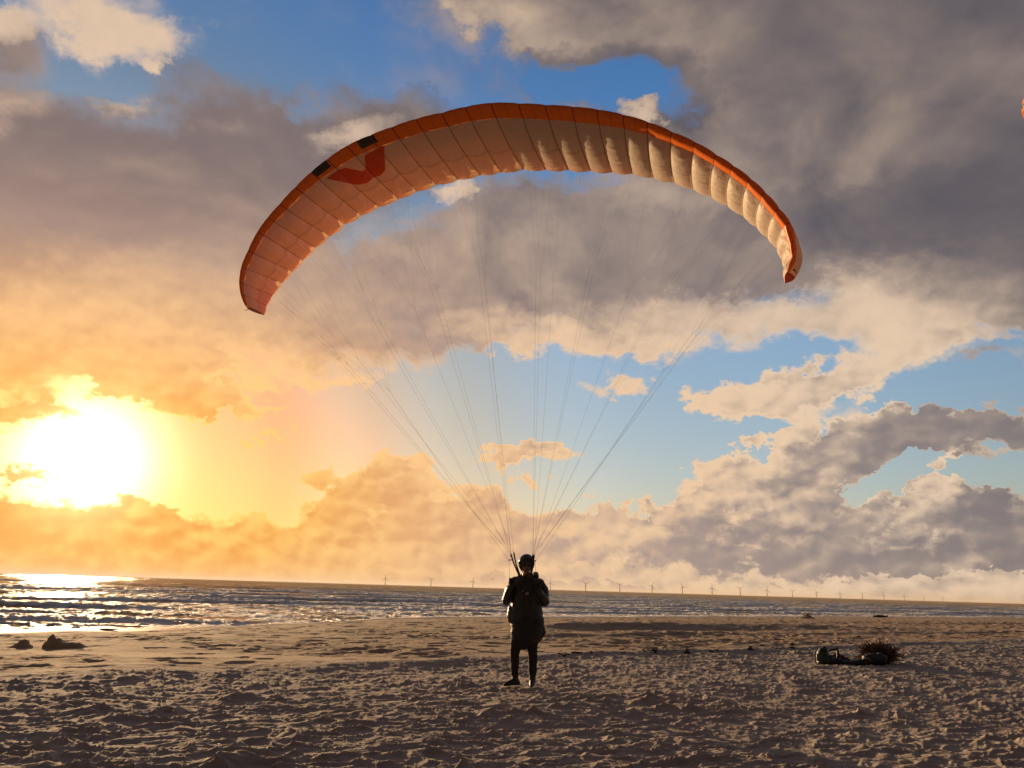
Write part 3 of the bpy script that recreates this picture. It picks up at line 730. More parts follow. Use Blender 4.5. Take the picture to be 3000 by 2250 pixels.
def limb(pts, rads, n=14):
    """tapered limb with rounded ends"""
    pts = [Vector(p) for p in pts]
    d0 = (pts[0] - pts[1]).normalized(); d1 = (pts[-1] - pts[-2]).normalized()
    P_ = [pts[0] + d0 * rads[0] * .8, pts[0] + d0 * rads[0] * .5] + pts + [pts[-1] + d1 * rads[-1] * .5, pts[-1] + d1 * rads[-1] * .8]
    R_ = [rads[0] * .45, rads[0] * .82] + list(rads) + [rads[-1] * .82, rads[-1] * .45]
    return tube(P_, R_, n)
def fused(name, parts, mat, parent, origin, voxel=.01, smooth=2, noise_amp=0.0, nscale=6.0, seed=5):
    """join overlapping closed shapes into one continuous surface"""
    v, f = join(parts)
    me = bpy.data.meshes.new(name); me.from_pydata(v, [], f); me.update()
    bm = bmesh.new(); bm.from_mesh(me); bmesh.ops.recalc_face_normals(bm, faces=bm.faces); bm.to_mesh(me); bm.free()
    o = bpy.data.objects.new(name, me); col.objects.link(o)
    md = o.modifiers.new('r', 'REMESH'); md.mode = 'VOXEL'; md.voxel_size = voxel
    if smooth:
        ms = o.modifiers.new('s', 'SMOOTH'); ms.iterations = smooth; ms.factor = .5
    dg = bpy.context.evaluated_depsgraph_get(); me2 = bpy.data.meshes.new_from_object(o.evaluated_get(dg))
    o.modifiers.clear(); o.data = me2; me2.name = name; bpy.data.meshes.remove(me)
    n = len(me2.vertices); co = np.zeros(n * 3, dtype=np.float32); me2.vertices.foreach_get('co', co); co = co.reshape(-1, 3).astype(float)
    if noise_amp:
        no = np.zeros(n * 3, dtype=np.float32); me2.vertices.foreach_get('normal', no); no = no.reshape(-1, 3)
        h = fbm(co[:, 0] * nscale + co[:, 1] * nscale * .8, co[:, 2] * nscale * 1.3 + co[:, 1] * nscale * .5, seed, 3)
        fold = (1 - np.abs(perlin(co[:, 0] * nscale * .9 + 3, (co[:, 2] + co[:, 0] * .5) * nscale * 1.6, seed + 4))) ** 3
        co = co + no * (h * noise_amp + (fold - .4) * noise_amp * .9)[:, None]
    co -= np.array(list(origin))
    me2.vertices.foreach_set('co', co.astype(np.float32).ravel()); me2.polygons.foreach_set('use_smooth', [True] * len(me2.polygons))
    me2.materials.clear(); me2.materials.append(mat); me2.update()
    o.parent = parent
    return o
P0 = Vector((.28, PY, 0))
person = empty('person', P0)
tag(person, 'person in dark hooded jacket, helmet and goggles standing on the sand with both hands raised', 'person')
cloth = Mat('dark_jacket_cloth', (.016, .014, .014), .48); cloth.b.inputs['Specular IOR Level'].default_value = .6
cloth.bump(cloth.noise(cloth.coord('Object'), 30, 5), .35, .01)
trou = Mat('dark_trouser_cloth', (.020, .017, .016), .85); trou.bump(trou.noise(trou.coord('Object'), 40, 4), .3, .008)
skin = Mat('skin', (.22, .11, .075), .55)
helm_m = Mat('helmet_shell', (.03, .03, .03), .22); glove_m = Mat('glove_leather', (.015, .014, .014), .6)
shoe_m = Mat('shoe', (.018, .016, .015), .6); lens_m = Mat('goggle_lens', (.02, .018, .02), .08)
harn = Mat('harness_cloth', (.014, .014, .016), .7); harn.bump(harn.noise(harn.coord('Object'), 22, 5), .4, .012)
# body: one continuous surface, head to feet
head_c = W(503, 272, -.02)
neck = W(503, 380, .02); chest = W(500, 520, .03); belly = W(500, 700, .03); hip = W(478, 880, .03)
sl, sr_ = W(375, 445, .02), W(635, 445, .02)
el, er = W(288, 645, -.02), W(698, 655, -.02)
hl, hr = W(345, 478, -.17), W(612, 520, -.20)
body = [ringloft([(W(478, 1000), .15, .10), (hip, .175, .115), (belly, .16, .11), (chest, .185, .125), (W(503, 430, .03), .17, .10), (W(503, 395, .03), .07, .065), (W(503, 340, .01), .058, .06)]),
        limb([sl, sl.lerp(el, .5), el], [.062, .052, .045]), limb([sr_, sr_.lerp(er, .5), er], [.062, .052, .045]),
        limb([el, el.lerp(hl, .4), hl.lerp(el, .12)], [.045, .042, .028]), limb([er, er.lerp(hr, .4), hr.lerp(er, .12)], [.045, .042, .028]),
        limb([W(430, 960, .03), W(382, 1190, .01), W(381, 1300, .03), W(386, 1450, .035)], [.080, .050, .046, .036]),
        limb([W(548, 960, .03), W(567, 1190, .01), W(569, 1300, .03), W(566, 1450, .035)], [.080, .050, .046, .036])]
# head: skull, jaw, brow, nose, lips, ears
hc = head_c
body += [ellipsoid(hc + Vector((0, .012, .02)), (.076, .095, .105)), ellipsoid(hc + Vector((0, -.03, -.05)), (.058, .062, .075)),
         ellipsoid(hc + Vector((0, -.062, -.112)), (.028, .025, .022)), ellipsoid(hc + Vector((0, -.078, .018)), (.058, .018, .014)),
         limb([hc + Vector((0, -.085, .005)), hc + Vector((0, -.103, -.030))], [.010, .014], 10), ellipsoid(hc + Vector((0, -.087, -.066)), (.026, .012, .008)),
         ellipsoid(hc + Vector((0, -.085, -.078)), (.022, .012, .008)),
         ellipsoid(hc + Vector((-.078, .005, -.015)), (.012, .02, .032)), ellipsoid(hc + Vector((.078, .005, -.015)), (.012, .02, .032))]
body_o = fused('body', body, skin.m, person, P0, .009, 2)
# eyes sit behind the goggles
eye_m = Mat('eye', (.5, .48, .45), .2)
for sx_ in (-1, 1):
    e_ = ellipsoid(Vector((sx_ * .031, -.078, -.004)) + hc - P0, (.012, .010, .009), 8); mesh_obj('eye', e_[0], e_[1], eye_m.m, person)
# gloved hands with separate curled fingers
def hand(wrist, side, direction):
    up_ = Vector(direction).normalized(); out_ = Vector((side, 0, 0)); fw_ = up_.cross(out_).normalized()
    if fw_.y > 0: fw_ = -fw_
    out_ = fw_.cross(up_).normalized() * 1.0
    pc = wrist + up_ * .055
    parts = [limb([wrist, wrist + up_ * .04], [.030, .034]), limb([pc - out_ * .018, pc + out_ * .018 + up_ * .01], [.026, .026]), limb([pc - out_ * .02 + up_ * .02, pc + out_ * .02 + up_ * .02], [.022, .022])]
    for k, (o_, L_) in enumerate(((-.030, .062), (-.010, .072), (.010, .068), (.029, .055))):
        b = pc + out_ * o_ + up_ * .038
        p1 = b + up_ * L_ * .38 + fw_ * .012; p2 = p1 + up_ * L_ * .12 + fw_ * L_ * .38; p3 = p2 - up_ * L_ * .28 + fw_ * L_ * .10
        parts.append(limb([b, p1, p2, p3], [.0098, .0094, .0088, .0080], 8))
    s = -1 if (out_.x * side) > 0 else 1
    tb = pc + out_ * s * .032 - up_ * .012
    parts.append(limb([tb, tb + out_ * s * .018 + up_ * .022 + fw_ * .018, tb + out_ * s * .004 + up_ * .045 + fw_ * .036], [.0125, .0112, .0095], 8))
    return parts
fused('glove', hand(hl.lerp(el, .10), -1, (.05, 0, 1)), glove_m.m, person, P0, .0045, 1)
fused('glove', hand(hr.lerp(er, .10), 1, (-.1, 0, 1)), glove_m.m, person, P0, .0045, 1)
# jacket with bulky sleeves, short flared hem on one side
def RL(zy, x0, x1, d, dy=.03):
    a = W(x0, zy, dy); b = W(x1, zy, dy); return ((a + b) / 2, (b - a).length / 2, d)
jk = [ringloft([RL(870, 335, 690, .13), RL(850, 330, 689, .15), RL(800, 318, 680, .16), RL(720, 335, 662, .155), RL(640, 352, 655, .15), RL(540, 352, 665, .155), RL(460, 350, 668, .145), RL(420, 385, 640, .12), RL(385, 430, 590, .09)], 28),
      limb([W(385, 455, .03), W(335, 520, .02), W(292, 640, -.01)], [.082, .078, .066]), limb([W(292, 640, -.01), W(318, 560, -.08), hl.lerp(el, .14)], [.066, .060, .050]),
      limb([W(632, 455, .03), W(678, 520, .02), W(694, 650, -.01)], [.082, .080, .068]), limb([W(694, 650, -.01), W(665, 590, -.11), hr.lerp(er, .12)], [.070, .064, .054]),
      ellipsoid(W(385, 425, .05), (.075, .08, .055)), ellipsoid(W(336, 770, .05), (.052, .10, .13)),
      limb([W(322, 800, .03), W(333, 842, .0)], [.040, .012])]
fused('jacket', jk, cloth.m, person, P0, .011, 3, .007, 8)
# hood bunched behind the neck and its collar
hd = [ellipsoid(W(592, 378, .06), (.058, .07, .062)), ellipsoid(W(560, 400, .10), (.075, .07, .06)), ellipsoid(W(500, 392, .12), (.11, .06, .06)), ellipsoid(W(430, 398, .06), (.05, .06, .045)),
      limb([W(448, 408, -.06), W(500, 425, -.085), W(560, 405, -.06)], [.035, .038, .035]), limb([W(596, 372, .0), W(610, 392, .03)], [.038, .036])]
fused('hood', hd, cloth.m, person, P0, .010, 2, .006, 12)
# harness seat hanging behind the thighs
hs = [ringloft([RL(1138, 432, 512, .05, .12), RL(1125, 418, 528, .08, .09), RL(1098, 372, 585, .14, .07), RL(1040, 346, 636, .20, .06), RL(960, 340, 668, .22, .05), RL(880, 338, 686, .21, .05), RL(800, 350, 675, .18, .05)], 28),
      limb([W(640, 890, .05), W(655, 960, .06), W(615, 1040, .08)], [.070, .078, .055])]
fused('harness', hs, harn.m, person, P0, .011, 3, .008, 7, 9)
# chest straps of the harness, buckle
pb = Mat('pale_buckle', (.30, .27, .25), .4)
hstraps = []
for pts in ([(430, 470), (470, 620), (480, 760), (440, 900)], [(590, 470), (545, 620), (535, 760), (575, 900)]):
    hstraps.append(strap([W(x, y, -.14 + .02 * (k == 0)) for k, (x, y) in enumerate(pts)], .035))
hstraps.append(strap([W(455, 560, -.15), W(560, 560, -.15)], .03))
v_, f_ = join(hstraps); mesh_obj('harness_strap', [tuple(Vector(p) - P0) for p in v_], f_, strap_m, person, False)
v_, f_ = join([tube([W(455, 545, -.165), W(470, 522, -.17)], .006), tube([W(478, 515, -.17), W(492, 540, -.165)], .006), box(W(508, 562, -.16), (.05, .015, .035))])
mesh_obj('buckle', [tuple(Vector(p) - P0) for p in v_], f_, pb.m, person, False)
# trousers: one mesh, cuffs above the ankle
tr = [limb([W(430, 940, .03), W(388, 1120, .02), W(381, 1200, .0), W(381, 1310, .03), W(382, 1392, .035)], [.125, .078, .070, .062, .054], 18),
      limb([W(555, 940, .03), W(563, 1120, .02), W(568, 1200, .0), W(569, 1310, .03), W(568, 1395, .035)], [.125, .074, .071, .064, .056], 18),
      ellipsoid(W(485, 925, .03), (.17, .13, .14))]
fused('trousers', tr, trou.m, person, P0, .010, 2, .006, 11, 12)
def shoe(ankle, toe, w=.046):
    a = Vector(ankle); t = Vector(toe); d = (t - a); d.z = 0; L_ = d.length; d.normalize(); s = Vector((-d.y, d.x, 0))
    z0 = .012
    parts = [limb([a + Vector((0, 0, .06)), Vector((a.x, a.y, .06))], [.046, .050]),
             limb([Vector((a.x, a.y, .048)) - d * .045, Vector((a.x, a.y, .055)) + d * L_ * .35, Vector((a.x, a.y, .036)) + d * L_ * .72, Vector((a.x, a.y, .026)) + d * L_], [.042, .044, .036, .024])]
    return parts
fused('boot', shoe(W(386, 1440, .03), W(386, 1440, .03) + Vector((-.15, -.09, 0))), shoe_m.m, person, P0, .008, 2)
fused('boot', shoe(W(564, 1440, .03), W(564, 1440, .03) + Vector((-.02, -.17, 0))), shoe_m.m, person, P0, .008, 2)
# socks between cuff and boot
for x_ in (386, 566):
    v_, f_ = limb([W(x_, 1392, .035), W(x_, 1450, .035)], [.043, .042]); mesh_obj('sock', [tuple(Vector(p) - P0) for p in v_], f_, trou.m, person)
# helmet: shell cut away over the face, ridges, chin strap; goggles
bm = bmesh.new(); n_ = 28
hr_ = Vector((.112, .128, .128)); hcen = hc + Vector((0, .012, .035)) - P0
vs_ = {}
for i in range(15):
    ph = math.pi * i / 14 * .80
    for j in range(n_):
        t = 2 * math.pi * j / n_
        x, y, z_ = math.sin(ph) * math.cos(t), math.sin(ph) * math.sin(t), math.cos(ph)
        if y < -.15 and z_ < .20: z_ = .20 + (z_ - .20) * .05                      # brow edge
        k = 1 + .035 * abs(math.sin(3 * t)) * (i > 2)
        vs_[i, j] = bm.verts.new(Vector((x * hr_.x * k, y * hr_.y * k, z_ * hr_.z)) + hcen)
for i in range(14):
    for j in range(n_):
        try: bm.faces.new((vs_[i, j], vs_[i, (j + 1) % n_], vs_[i + 1, (j + 1) % n_], vs_[i + 1, j]))
        except ValueError: pass
me = bpy.data.meshes.new('helmet'); bm.to_mesh(me); bm.free()
ho = bpy.data.objects.new('helmet', me); col.objects.link(ho); ho.parent = person; me.materials.append(helm_m.m)
me.polygons.foreach_set('use_smooth', [True] * len(me.polygons))
so = ho.modifiers.new('thick', 'SOLIDIFY'); so.thickness = .012; so.offset = -1
v_, f_ = join([tube([hc + Vector((s * .098, -.01, .02)), hc + Vector((s * .088, -.03, -.06)), hc + Vector((s * .03, -.07, -.128)), hc + Vector((0, -.075, -.13))], .006) for s in (-1, 1)])
mesh_obj('chin_strap', [tuple(Vector(p) - P0) for p in v_], f_, strap_m, person)
ghi = []
for s in (-1, 1): ghi.append(ellipsoid(hc + Vector((s * .034, -.088, .0)), (.033, .016, .022), 10))
v_, f_ = join(ghi); gg = mesh_obj('goggles', [tuple(Vector(p) - P0) for p in v_], f_, lens_m.m, person)
v_, f_ = tube([hc + Vector((.112 * math.cos(a), .01 + .118 * math.sin(a), .012)) for a in np.linspace(-math.pi + .75, -.75 + 2 * math.pi - math.pi * 0, 3)][:0] or [hc + Vector((s * .108 * math.sin(t), .008 - .112 * math.cos(t), .008)) for s, t in [(1, a) for a in np.linspace(.5, 2 * math.pi - .5, 20)]], .008, 6)
mesh_obj('goggle_strap', [tuple(Vector(p) - P0) for p in v_], f_, strap_m, gg)

# ------------------------------------------------------------------ wind farm on the horizon
turb_m = Mat('turbine_paint', (.26, .24, .225), .6).m
def turbine(px, hub_px, rot, label, first):
    D_ = 72 * F_PX / hub_px
    d = ray(px, 1680 + px * .02967); d.z = 0; d.normalize()
    loc = Vector((d.x * D_, d.y * D_, SEA_Z))
    root = empty('wind_turbine', loc, -math.atan2(d.x, d.y))
    tag(root, label, 'wind turbine', 'offshore wind turbines along the horizon')
    v, f = tube([(0, 0, 0), (0, 0, 35), (0, 0, 70)], [4.6, 4.2, 3.6], 10)
    mesh_obj('tower', v, f, turb_m, root)
    v, f = box((0, 1, 72), (3.6, 10, 3.8)); mesh_obj('nacelle', v, f, turb_m, root, False)
    v, f = ellipsoid((0, -5, 72), (2.4, 3, 2.4), 6); mesh_obj('hub', v, f, turb_m, root)
    for k in range(3):
        a = R(rot + 120 * k); u_ = Vector((math.sin(a), 0, math.cos(a))); w_ = Vector((math.cos(a), 0, -math.sin(a)))
        V_ = []; F_ = []
        for t, wd in ((2, 3.0), (8, 5.2), (22, 4.4), (46, 2.2)):
            c_ = Vector((0, -5.4, 72)) + u_ * t
            V_ += [tuple(c_ - w_ * wd * .4), tuple(c_ + Vector((0, -.5, 0))), tuple(c_ + w_ * wd * .6), tuple(c_ + Vector((0, .5, 0)))]
        for s in range(3):
            for j in range(4): F_.append((4 * s + j, 4 * s + (j + 1) % 4, 4 * s + 4 + (j + 1) % 4, 4 * s + 4 + j))
        F_ += [(3, 2, 1, 0), (12, 13, 14, 15)]
        mesh_obj('blade', V_, F_, turb_m, root, False)
ordn = ['first', 'second', 'third', 'fourth', 'fifth', 'sixth', 'seventh', 'eighth', 'ninth', 'tenth', 'eleventh', 'twelfth', 'thirteenth', 'fourteenth', 'fifteenth', 'sixteenth', 'seventeenth']
left_t = [(1128, 18.5, 0, 'leftmost wind turbine on the horizon, left of the standing person'), (1262, 18.5, 62, 'middle one of the three wind turbines left of the standing person'),
          (1385, 18, 10, 'wind turbine on the horizon nearest to the person on the left side')]
right_t = [(1612, 19, 0), (1716, 20, -50), (1816, 19.5, 60), (1910.6, 19, 28), (2000, 19, -25), (2086.6, 18.5, 0), (2169, 18.5, 60), (2248, 17, 5), (2322, 15, 62), (2393, 14.5, -20), (2462, 14, 0), (2527, 13.5, 65), (2590, 12.5, 0), (2650, 11.5, 5), (2708, 11, 55), (2763, 10, 60)]
for a in left_t: turbine(*a, False)
for k, (px, hp, ro) in enumerate(right_t):
    extra = ', closest to the shoulder' if k == 0 else (', the faintest' if k == len(right_t) - 1 else '')
    turbine(px, hp, ro, f'{ordn[k]} wind turbine on the horizon right of the person{extra}', False)

# ------------------------------------------------------------------ bird
bird = empty('gull', at_y(1443, 1697, 150))
tag(bird, 'small dark gull flying low over the sea left of the person', 'bird')
bird_m = Mat('gull_feathers', (.06, .055, .055), .8).m
fv = [limb([(-.10, 0, -.02), (.05, 0, 0), (.17, 0, .03)], [.04, .055, .035], 8), limb([(.17, 0, .03), (.24, 0, .035)], [.03, .012], 8), limb([(-.10, 0, -.02), (-.24, 0, -.03)], [.03, .012], 8)]
fused('body', fv, bird_m, bird, Vector((0, 0, 0)), .012, 1)
for s, pts in ((1, [(0.02, 0, .02), (.16, .05, .10), (.42, .10, .30)]), (-1, [(0.0, 0, .02), (-.14, .05, .14), (-.36, .10, .10)])):
    V_ = []; 
    for (x, y, z_), w_ in zip(pts, (.10, .09, .02)): V_ += [(x, y - w_, z_), (x, y + w_, z_), (x, y, z_ + .012)]
    mesh_obj('wing', V_, [(0, 1, 4, 3), (3, 4, 7, 6), (1, 2, 5, 4), (4, 5, 8, 7), (2, 0, 3, 5), (5, 3, 6, 8)], bird_m, bird)

# ------------------------------------------------------------------ gear on the sand
def G(zx, zy, y): return at_y(2360 + zx / 7.373, 1840 + zy / 7.373, y)
YB = 18.1
gb = ground_z(7.3, YB) 
green = Mat('green_nylon', (.012, .045, .018), .5); green.bump(green.noise(green.coord('Object'), 18, 4), .4, .01)
dark_ny = Mat('dark_nylon', (.014, .016, .018), .55); dark_ny.bump(dark_ny.noise(dark_ny.coord('Object'), 14, 4), .5, .02)
red_ny = Mat('red_brown_cloth', (.09, .022, .016), .75); red_ny.bump(red_ny.noise(red_ny.coord('Object'), 14, 4), .5, .02)
bagp = G(375, 735, YB); bagp.z = ground_z(bagp.x, YB) - .02
bp_ = empty('backpack', bagp); tag(bp_, 'dark green upright backpack standing at the left end of the gear on the sand', 'backpack')
fused('pack_body', [ringloft([(Vector((0, 0, 0)), .10, .09), (Vector((0, 0, .05)), .125, .11), (Vector((0, 0, .18)), .13, .11), (Vector((.01, 0, .29)), .115, .10), (Vector((.01, 0, .33)), .07, .07)])], green.m, bp_, Vector(), .012, 2, .008, 9)
fused('pack_lid', [ellipsoid((.02, -.01, .335), (.10, .10, .045)), ellipsoid((.05, -.01, .37), (.045, .05, .03))], dark_ny.m, bp_, Vector(), .010, 2, .004, 12)
fused('pocket', [ellipsoid((.01, -.10, .13), (.085, .04, .09))], green.m, bp_, Vector(), .010, 2, .004, 12)
for s in (-1, 1):
    v, f = strap([Vector((s * .06 - .08, .0, .30)), Vector((s * .03 - .15, -.02, .22)), Vector((s * .03 - .15, -.02, .10)), Vector((s * .05 - .10, 0, .03))], .04); mesh_obj('shoulder_strap', v, f, Mat('pale_strap', (.35, .33, .28), .6).m if s < 0 else dark_ny.m, bp_, False)
hp = G(640, 735, YB + .15); hp.z = ground_z(hp.x, YB + .15) - .02
sat = empty('harness_bag', hp); tag(sat, 'slumped dark bag with a raised padded strap, right of the green backpack', 'bag')
fused('bag_body', [ellipsoid((0, 0, .07), (.23, .17, .09)), ellipsoid((-.10, .05, .14), (.10, .10, .08)), ellipsoid((.22, 0, .05), (.20, .13, .05))], dark_ny.m, sat, Vector(), .013, 2, .015, 7)
v, f = tube([(-.16, .02, .14), (-.15, .02, .28), (-.06, .0, .33), (.02, 0, .335), (.06, 0, .37), (.08, 0, .30), (.07, 0, .20), (.05, 0, .10)], [.018, .02, .022, .024, .022, .028, .028, .02], 10); mesh_obj('padded_strap', v, f, dark_ny.m, sat)
rp = G(680, 600, YB + .4); rp.z = ground_z(rp.x, YB + .4)
red = fused('folded_cloth', [ellipsoid((0, 0, .10), (.16, .12, .13)), ellipsoid((.16, 0, .07), (.13, .10, .08)), ellipsoid((.05, -.05, .15), (.10, .08, .06))], red_ny.m, None, Vector(), .013, 2, .016, 8)
red.location = rp; tag(red, 'crumpled reddish brown cloth lying behind the slumped dark bag', 'cloth')
sp_ = G(1480, 740, YB + .02); sp_.z = ground_z(sp_.x, YB) - .015
sk = empty('stuff_sack', sp_); tag(sk, 'long low black fabric sack lying in front of the dry reddish bush', 'sack')
fused('sack_body', [ellipsoid((0, 0, .12), (.27, .17, .13)), ellipsoid((-.22, -.02, .07), (.20, .14, .08)), ellipsoid((.14, .02, .14), (.16, .15, .12)), ellipsoid((-.52, -.03, .035), (.24, .12, .05))], dark_ny.m, sk, Vector(), .014, 1, .03, 7)
v, f = tube([(-.30, -.10, .13), (-.25, -.15, .17), (-.18, -.15, .15), (-.14, -.14, .09)], .012, 8); mesh_obj('carry_loop', v, f, Mat('pale_webbing', (.32, .29, .25), .6).m, sk)
# dry bush of reddish twigs
br = G(1590, 700, YB + .55); br.z = ground_z(br.x, YB + .55) - .01
bush = empty('dry_bush', br); tag(bush, 'dry rust-red tangled bush lying on the sand behind the black sack', 'bush')
rnd = random.Random(3); tv = []; lvv = []; lff = []
for k in range(420):
    a = rnd.uniform(0, 2 * math.pi); e = rnd.uniform(.05, 1.0)
    d = Vector((math.cos(a) * math.cos(e * 1.4), math.sin(a) * math.cos(e * 1.4) * .6, math.sin(e * 1.4) * .62)); L_ = rnd.uniform(.70, .96)
    p0 = Vector((rnd.uniform(-.22, .22), rnd.uniform(-.1, .1), rnd.uniform(0, .06)))
    pts = [p0]; 
    for s in range(1, 5):
        pts.append(p0 + Vector((d.x * .52, d.y * .5, d.z * .78)) * L_ * s / 4 + Vector((rnd.uniform(-.03, .03), rnd.uniform(-.03, .03), rnd.uniform(-.02, .025) + .03 * math.sin(s * .8))))
    tv.append(tube(pts, [.005, .004, .0035, .003, .002], 4))
    for s in range(26):
        q_ = pts[rnd.randint(1, 4)].lerp(pts[rnd.randint(2, 4)], rnd.random()); r_ = rnd.uniform(.010, .026)
        u1 = Vector((rnd.gauss(0, 1), rnd.gauss(0, 1), rnd.gauss(0, 1))).normalized() * r_; u2 = u1.orthogonal().normalized() * r_ * .6
        n0 = len(lvv); lvv += [tuple(q_ - u1), tuple(q_ + u2), tuple(q_ + u1), tuple(q_ - u2)]; lff.append((n0, n0 + 1, n0 + 2, n0 + 3))
v, f = join(tv); mesh_obj('twigs', v, f, Mat('rust_twig', (.10, .04, .022), .85).m, bush)
bl_m = Mat('rust_leaf', (.17, .045, .018), .8); bl_m.base(bl_m.ramp(bl_m.noise(bl_m.coord('Object'), 9, 3), [(.35, (.09, .035, .018)), (.65, (.20, .08, .03))]))
mesh_obj('dry_leaves', lvv, lff, bl_m.m, bush, False)

# ------------------------------------------------------------------ heaps, driftwood and small litter
weed = Mat('dark_wet_weed', (.42, .32, .22), .9); weed.bump(weed.noise(weed.coord('Object'), 10, 5), .8, .05)
def heap(px, py, y, parts, label, name='weed_heap', mat=None, vox=.03, amp=.03, twigs=0, cat='heap'):
    p = ground_hit(px, py); p.z -= .03
    root = empty(name, p); tag(root, label, cat)
    fused('mound', parts, mat or weed.m, root, Vector(), vox, 1, amp, 3)
    if twigs:
        tv = []
        for k in range(twigs):
            a = rnd.uniform(-1.2, .9); l = rnd.uniform(.25, .6)
            b = Vector((rnd.uniform(-.45, .05), rnd.uniform(-.2, .2), rnd.uniform(.05, .3)))
            tv.append(tube([b, b + Vector((math.sin(a) * l, rnd.uniform(-.1, .1), math.cos(a) * l * .8))], [.02, .008], 5))
        v, f = join(tv); mesh_obj('twigs', v, f, weed.m, root)
    return root
heap(63, 1898, 21.6, [ellipsoid((0, 0, .04), (.27, .22, .11)), ellipsoid((.02, 0, .11), (.12, .12, .13))], 'smaller left dark mound on the sand near the left edge', vox=.02, amp=.018)
heap(150, 1898, 21.6, [ellipsoid((0, 0, .05), (.20, .2, .14)), ellipsoid((-.02, 0, .16), (.08, .1, .16)), ellipsoid((.12, 0, .12), (.09, .1, .11)), ellipsoid((.40, 0, .03), (.36, .2, .13)), ellipsoid((.60, .05, .01), (.30, .2, .08))],
     'larger peaked dark mound with a long low tail, second from the left edge', vox=.02, amp=.02)
heap(2366, 1812, 88, [tube([(0, 0, 0), (0, 0, .3), (-.05, 0, .62)], [.75, .42, .06], 10), ellipsoid((-.2, 0, .05), (.7, .4, .18))], 'dark pointed pile with bristling sticks at the waterline on the right', 'driftwood_pile', None, .05, .05, 16, 'driftwood')
wood = Mat('wet_wood', (.05, .035, .022), .8); wood.bump(wood.noise(wood.coord('Object', (1, 8, 8)), 6, 4), .6, .03)
pale_w = Mat('bleached_wood', (.62, .54, .40), .7)
def stick(px, py, y, L_, r, ang, label, mat, lift=.0, cat='driftwood', name='driftwood_stick', group=None, z=None):
    p = ground_hit(px, py); p.z = (z if z is not None else p.z) + r * .6 + lift
    d = Vector((math.cos(ang), math.sin(ang), .02))
    v, f = tube([d * -L_ / 2, d * -L_ * .15 + Vector((0, .02, r * .5)), d * L_ * .2, d * L_ / 2 + Vector((0, 0, r * .4))], [r * .7, r, r * .9, r * .4], 8)
    o = mesh_obj(name, v, f, mat.m); o.location = p; tag(o, label, cat, group); return o
stick(318, 1846, 38.2, .85, .035, .05, 'thin dark stick lying at the waterline under the sun glitter', wood)
stick(2580, 1808, 116, 2.3, .16, .1, 'short thick dark log at the waterline right of the pointed pile', wood, name='driftwood_log')
stick(1690, 1913, 19.4, .26, .02, .1, 'dark stick on the pale strip of sand just right of the legs', wood)
stick(2714, 2050, 10.2, .14, .006, -.15, 'bright bleached splinter standing out on the dark sand at lower right', pale_w, .02)
stick(2517, 1867, 26, .16, .035, .3, 'small dark lump of wood behind and above the dry bush', wood, name='driftwood_chunk')
stick(2260, 1876, 23, .9, .014, .12, 'long thin dark twig on the ridge of sand left of the green backpack', wood)
stick(2960, 1832, 52, .6, .03, .1, 'small dark stick far down the beach at the right edge', wood)
shell_m = Mat('shell', (.85, .78, .62), .3)
for px, py, label in ((104, 2068, 'tiny bright shell on the churned sand near the left edge'), (644, 2173, 'tiny white shell in the foreground sand below the left of the person'),
                      (50, 2241, 'tiny white shell at the bottom left corner of the sand'), (1212, 2174, 'tiny white shell in the foreground sand just left of the middle')):
    p = at_z(px, py, 0.03); p.z = ground_z(p.x, p.y) + .010
    bm = bmesh.new()
    for i in range(7):
        for j in range(9):
            t = (j / 8 - .5) * 2.4; rr_ = i / 6
            bm.verts.new((math.sin(t) * rr_ * .020, (math.cos(t) * rr_ - .5) * .020, .008 * math.sin(math.pi * rr_ * .8) + .0009 * (j % 2)))
    bm.verts.ensure_lookup_table()
    for i in range(6):
        for j in range(8): bm.faces.new([bm.verts[k] for k in (i * 9 + j, i * 9 + j + 1, (i + 1) * 9 + j + 1, (i + 1) * 9 + j)])
    me = bpy.data.meshes.new('shell'); bm.to_mesh(me); bm.free(); me.materials.append(shell_m.m)
    o = bpy.data.objects.new('shell', me); o.location = p; o.rotation_euler = (.5, 0, rnd.uniform(0, 6)); col.objects.link(o)
    tag(o, label, 'shell', 'small shells scattered over the sand')

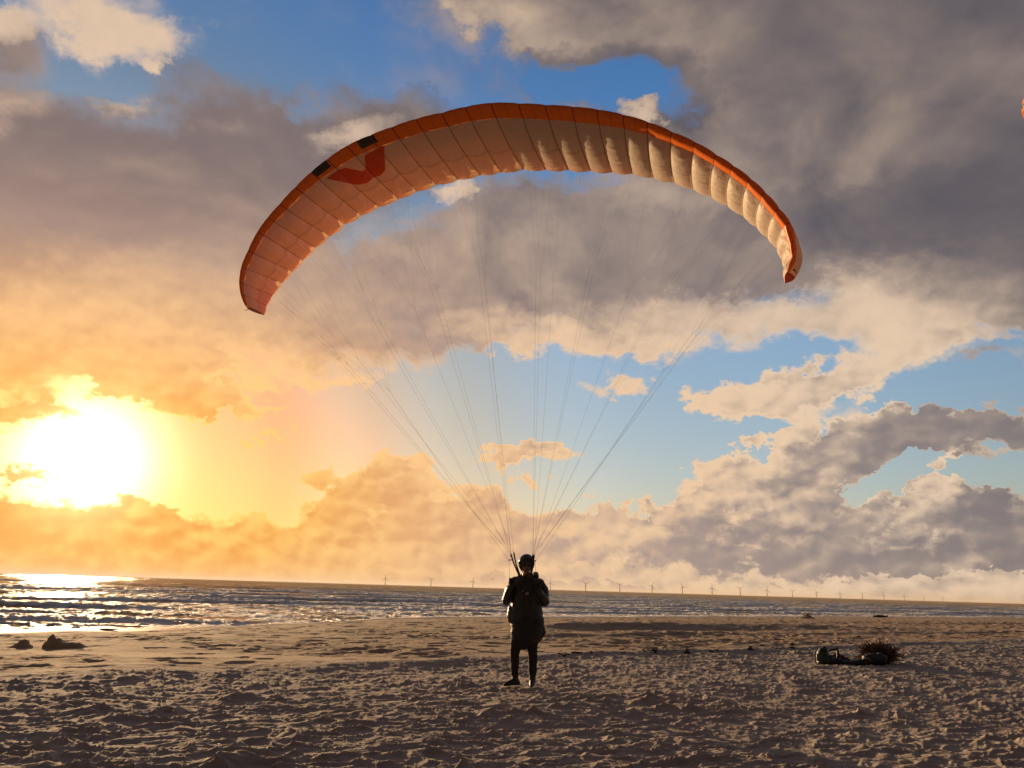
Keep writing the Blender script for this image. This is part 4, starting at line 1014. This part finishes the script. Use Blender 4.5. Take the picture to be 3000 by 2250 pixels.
# ragged line of weed along the foot of the dry sand
wv_ = []; wf_ = []
for (xa, ya), (xb, yb), n_w in (((1640, 1914), (2230, 1901), 110), ((2230, 1901), (2520, 1872), 110), ((2520, 1872), (2960, 1862), 60)):
    for k in range(n_w):
        t = rnd.random(); t = t - .035 * math.sin(t * 40)
        p = ground_hit(xa + (xb - xa) * t, ya + (yb - ya) * t + rnd.gauss(0, 4.0))
        s_w = rnd.uniform(.008, .03) * (1.8 if rnd.random() < .12 else 1)
        e_ = ellipsoid(p + Vector((0, 0, s_w * .2)), (s_w * rnd.uniform(.8, 2.2), s_w, s_w * rnd.uniform(.25, .7)), 3)
        n0 = len(wv_); wv_ += [tuple(Vector(v) + Vector((rnd.gauss(0, 1), rnd.gauss(0, 1), rnd.gauss(0, 1))) * s_w * .15) for v in e_[0]]; wf_ += [tuple(i + n0 for i in q_) for q_ in e_[1]]
sw = mesh_obj('seaweed_strandline', wv_, wf_, Mat('strand_weed', (.05, .035, .02), .85).m, None, False); tag(sw, kind='stuff')

# ------------------------------------------------------------------ second paraglider, mostly outside the frame on the right
bpy.context.view_layer.update()
shift = at_y(3057, 280, 11.1) - at_y(708, 842, 11.1)
pg2 = paraglider.copy(); col.objects.link(pg2); pg2.location = paraglider.location + shift
for ch in list(paraglider.children):
    c_ = ch.copy(); col.objects.link(c_); c_.parent = pg2
    if c_.name.startswith('emblem'): pass
tag(pg2, 'sliver of a second orange paraglider canopy cut off by the right edge of the sky')

# ------------------------------------------------------------------ sea air
hz = bpy.data.materials.new('haze'); hz.use_nodes = True
for n in list(hz.node_tree.nodes):
    if n.type != 'OUTPUT_MATERIAL': hz.node_tree.nodes.remove(n)
pv = hz.node_tree.nodes.new('ShaderNodeVolumePrincipled'); pv.inputs['Density'].default_value = 3.2e-5
pv.inputs['Color'].default_value = (.92, .90, .88, 1); pv.inputs['Anisotropy'].default_value = .2
hz.node_tree.links.new(pv.outputs[0], [n for n in hz.node_tree.nodes if n.type == 'OUTPUT_MATERIAL'][0].inputs['Volume'])
v, f = box((0, 0, 60), (140000, 140000, 136))
hb = mesh_obj('haze', v, f, hz, None, False); tag(hb, kind='stuff')
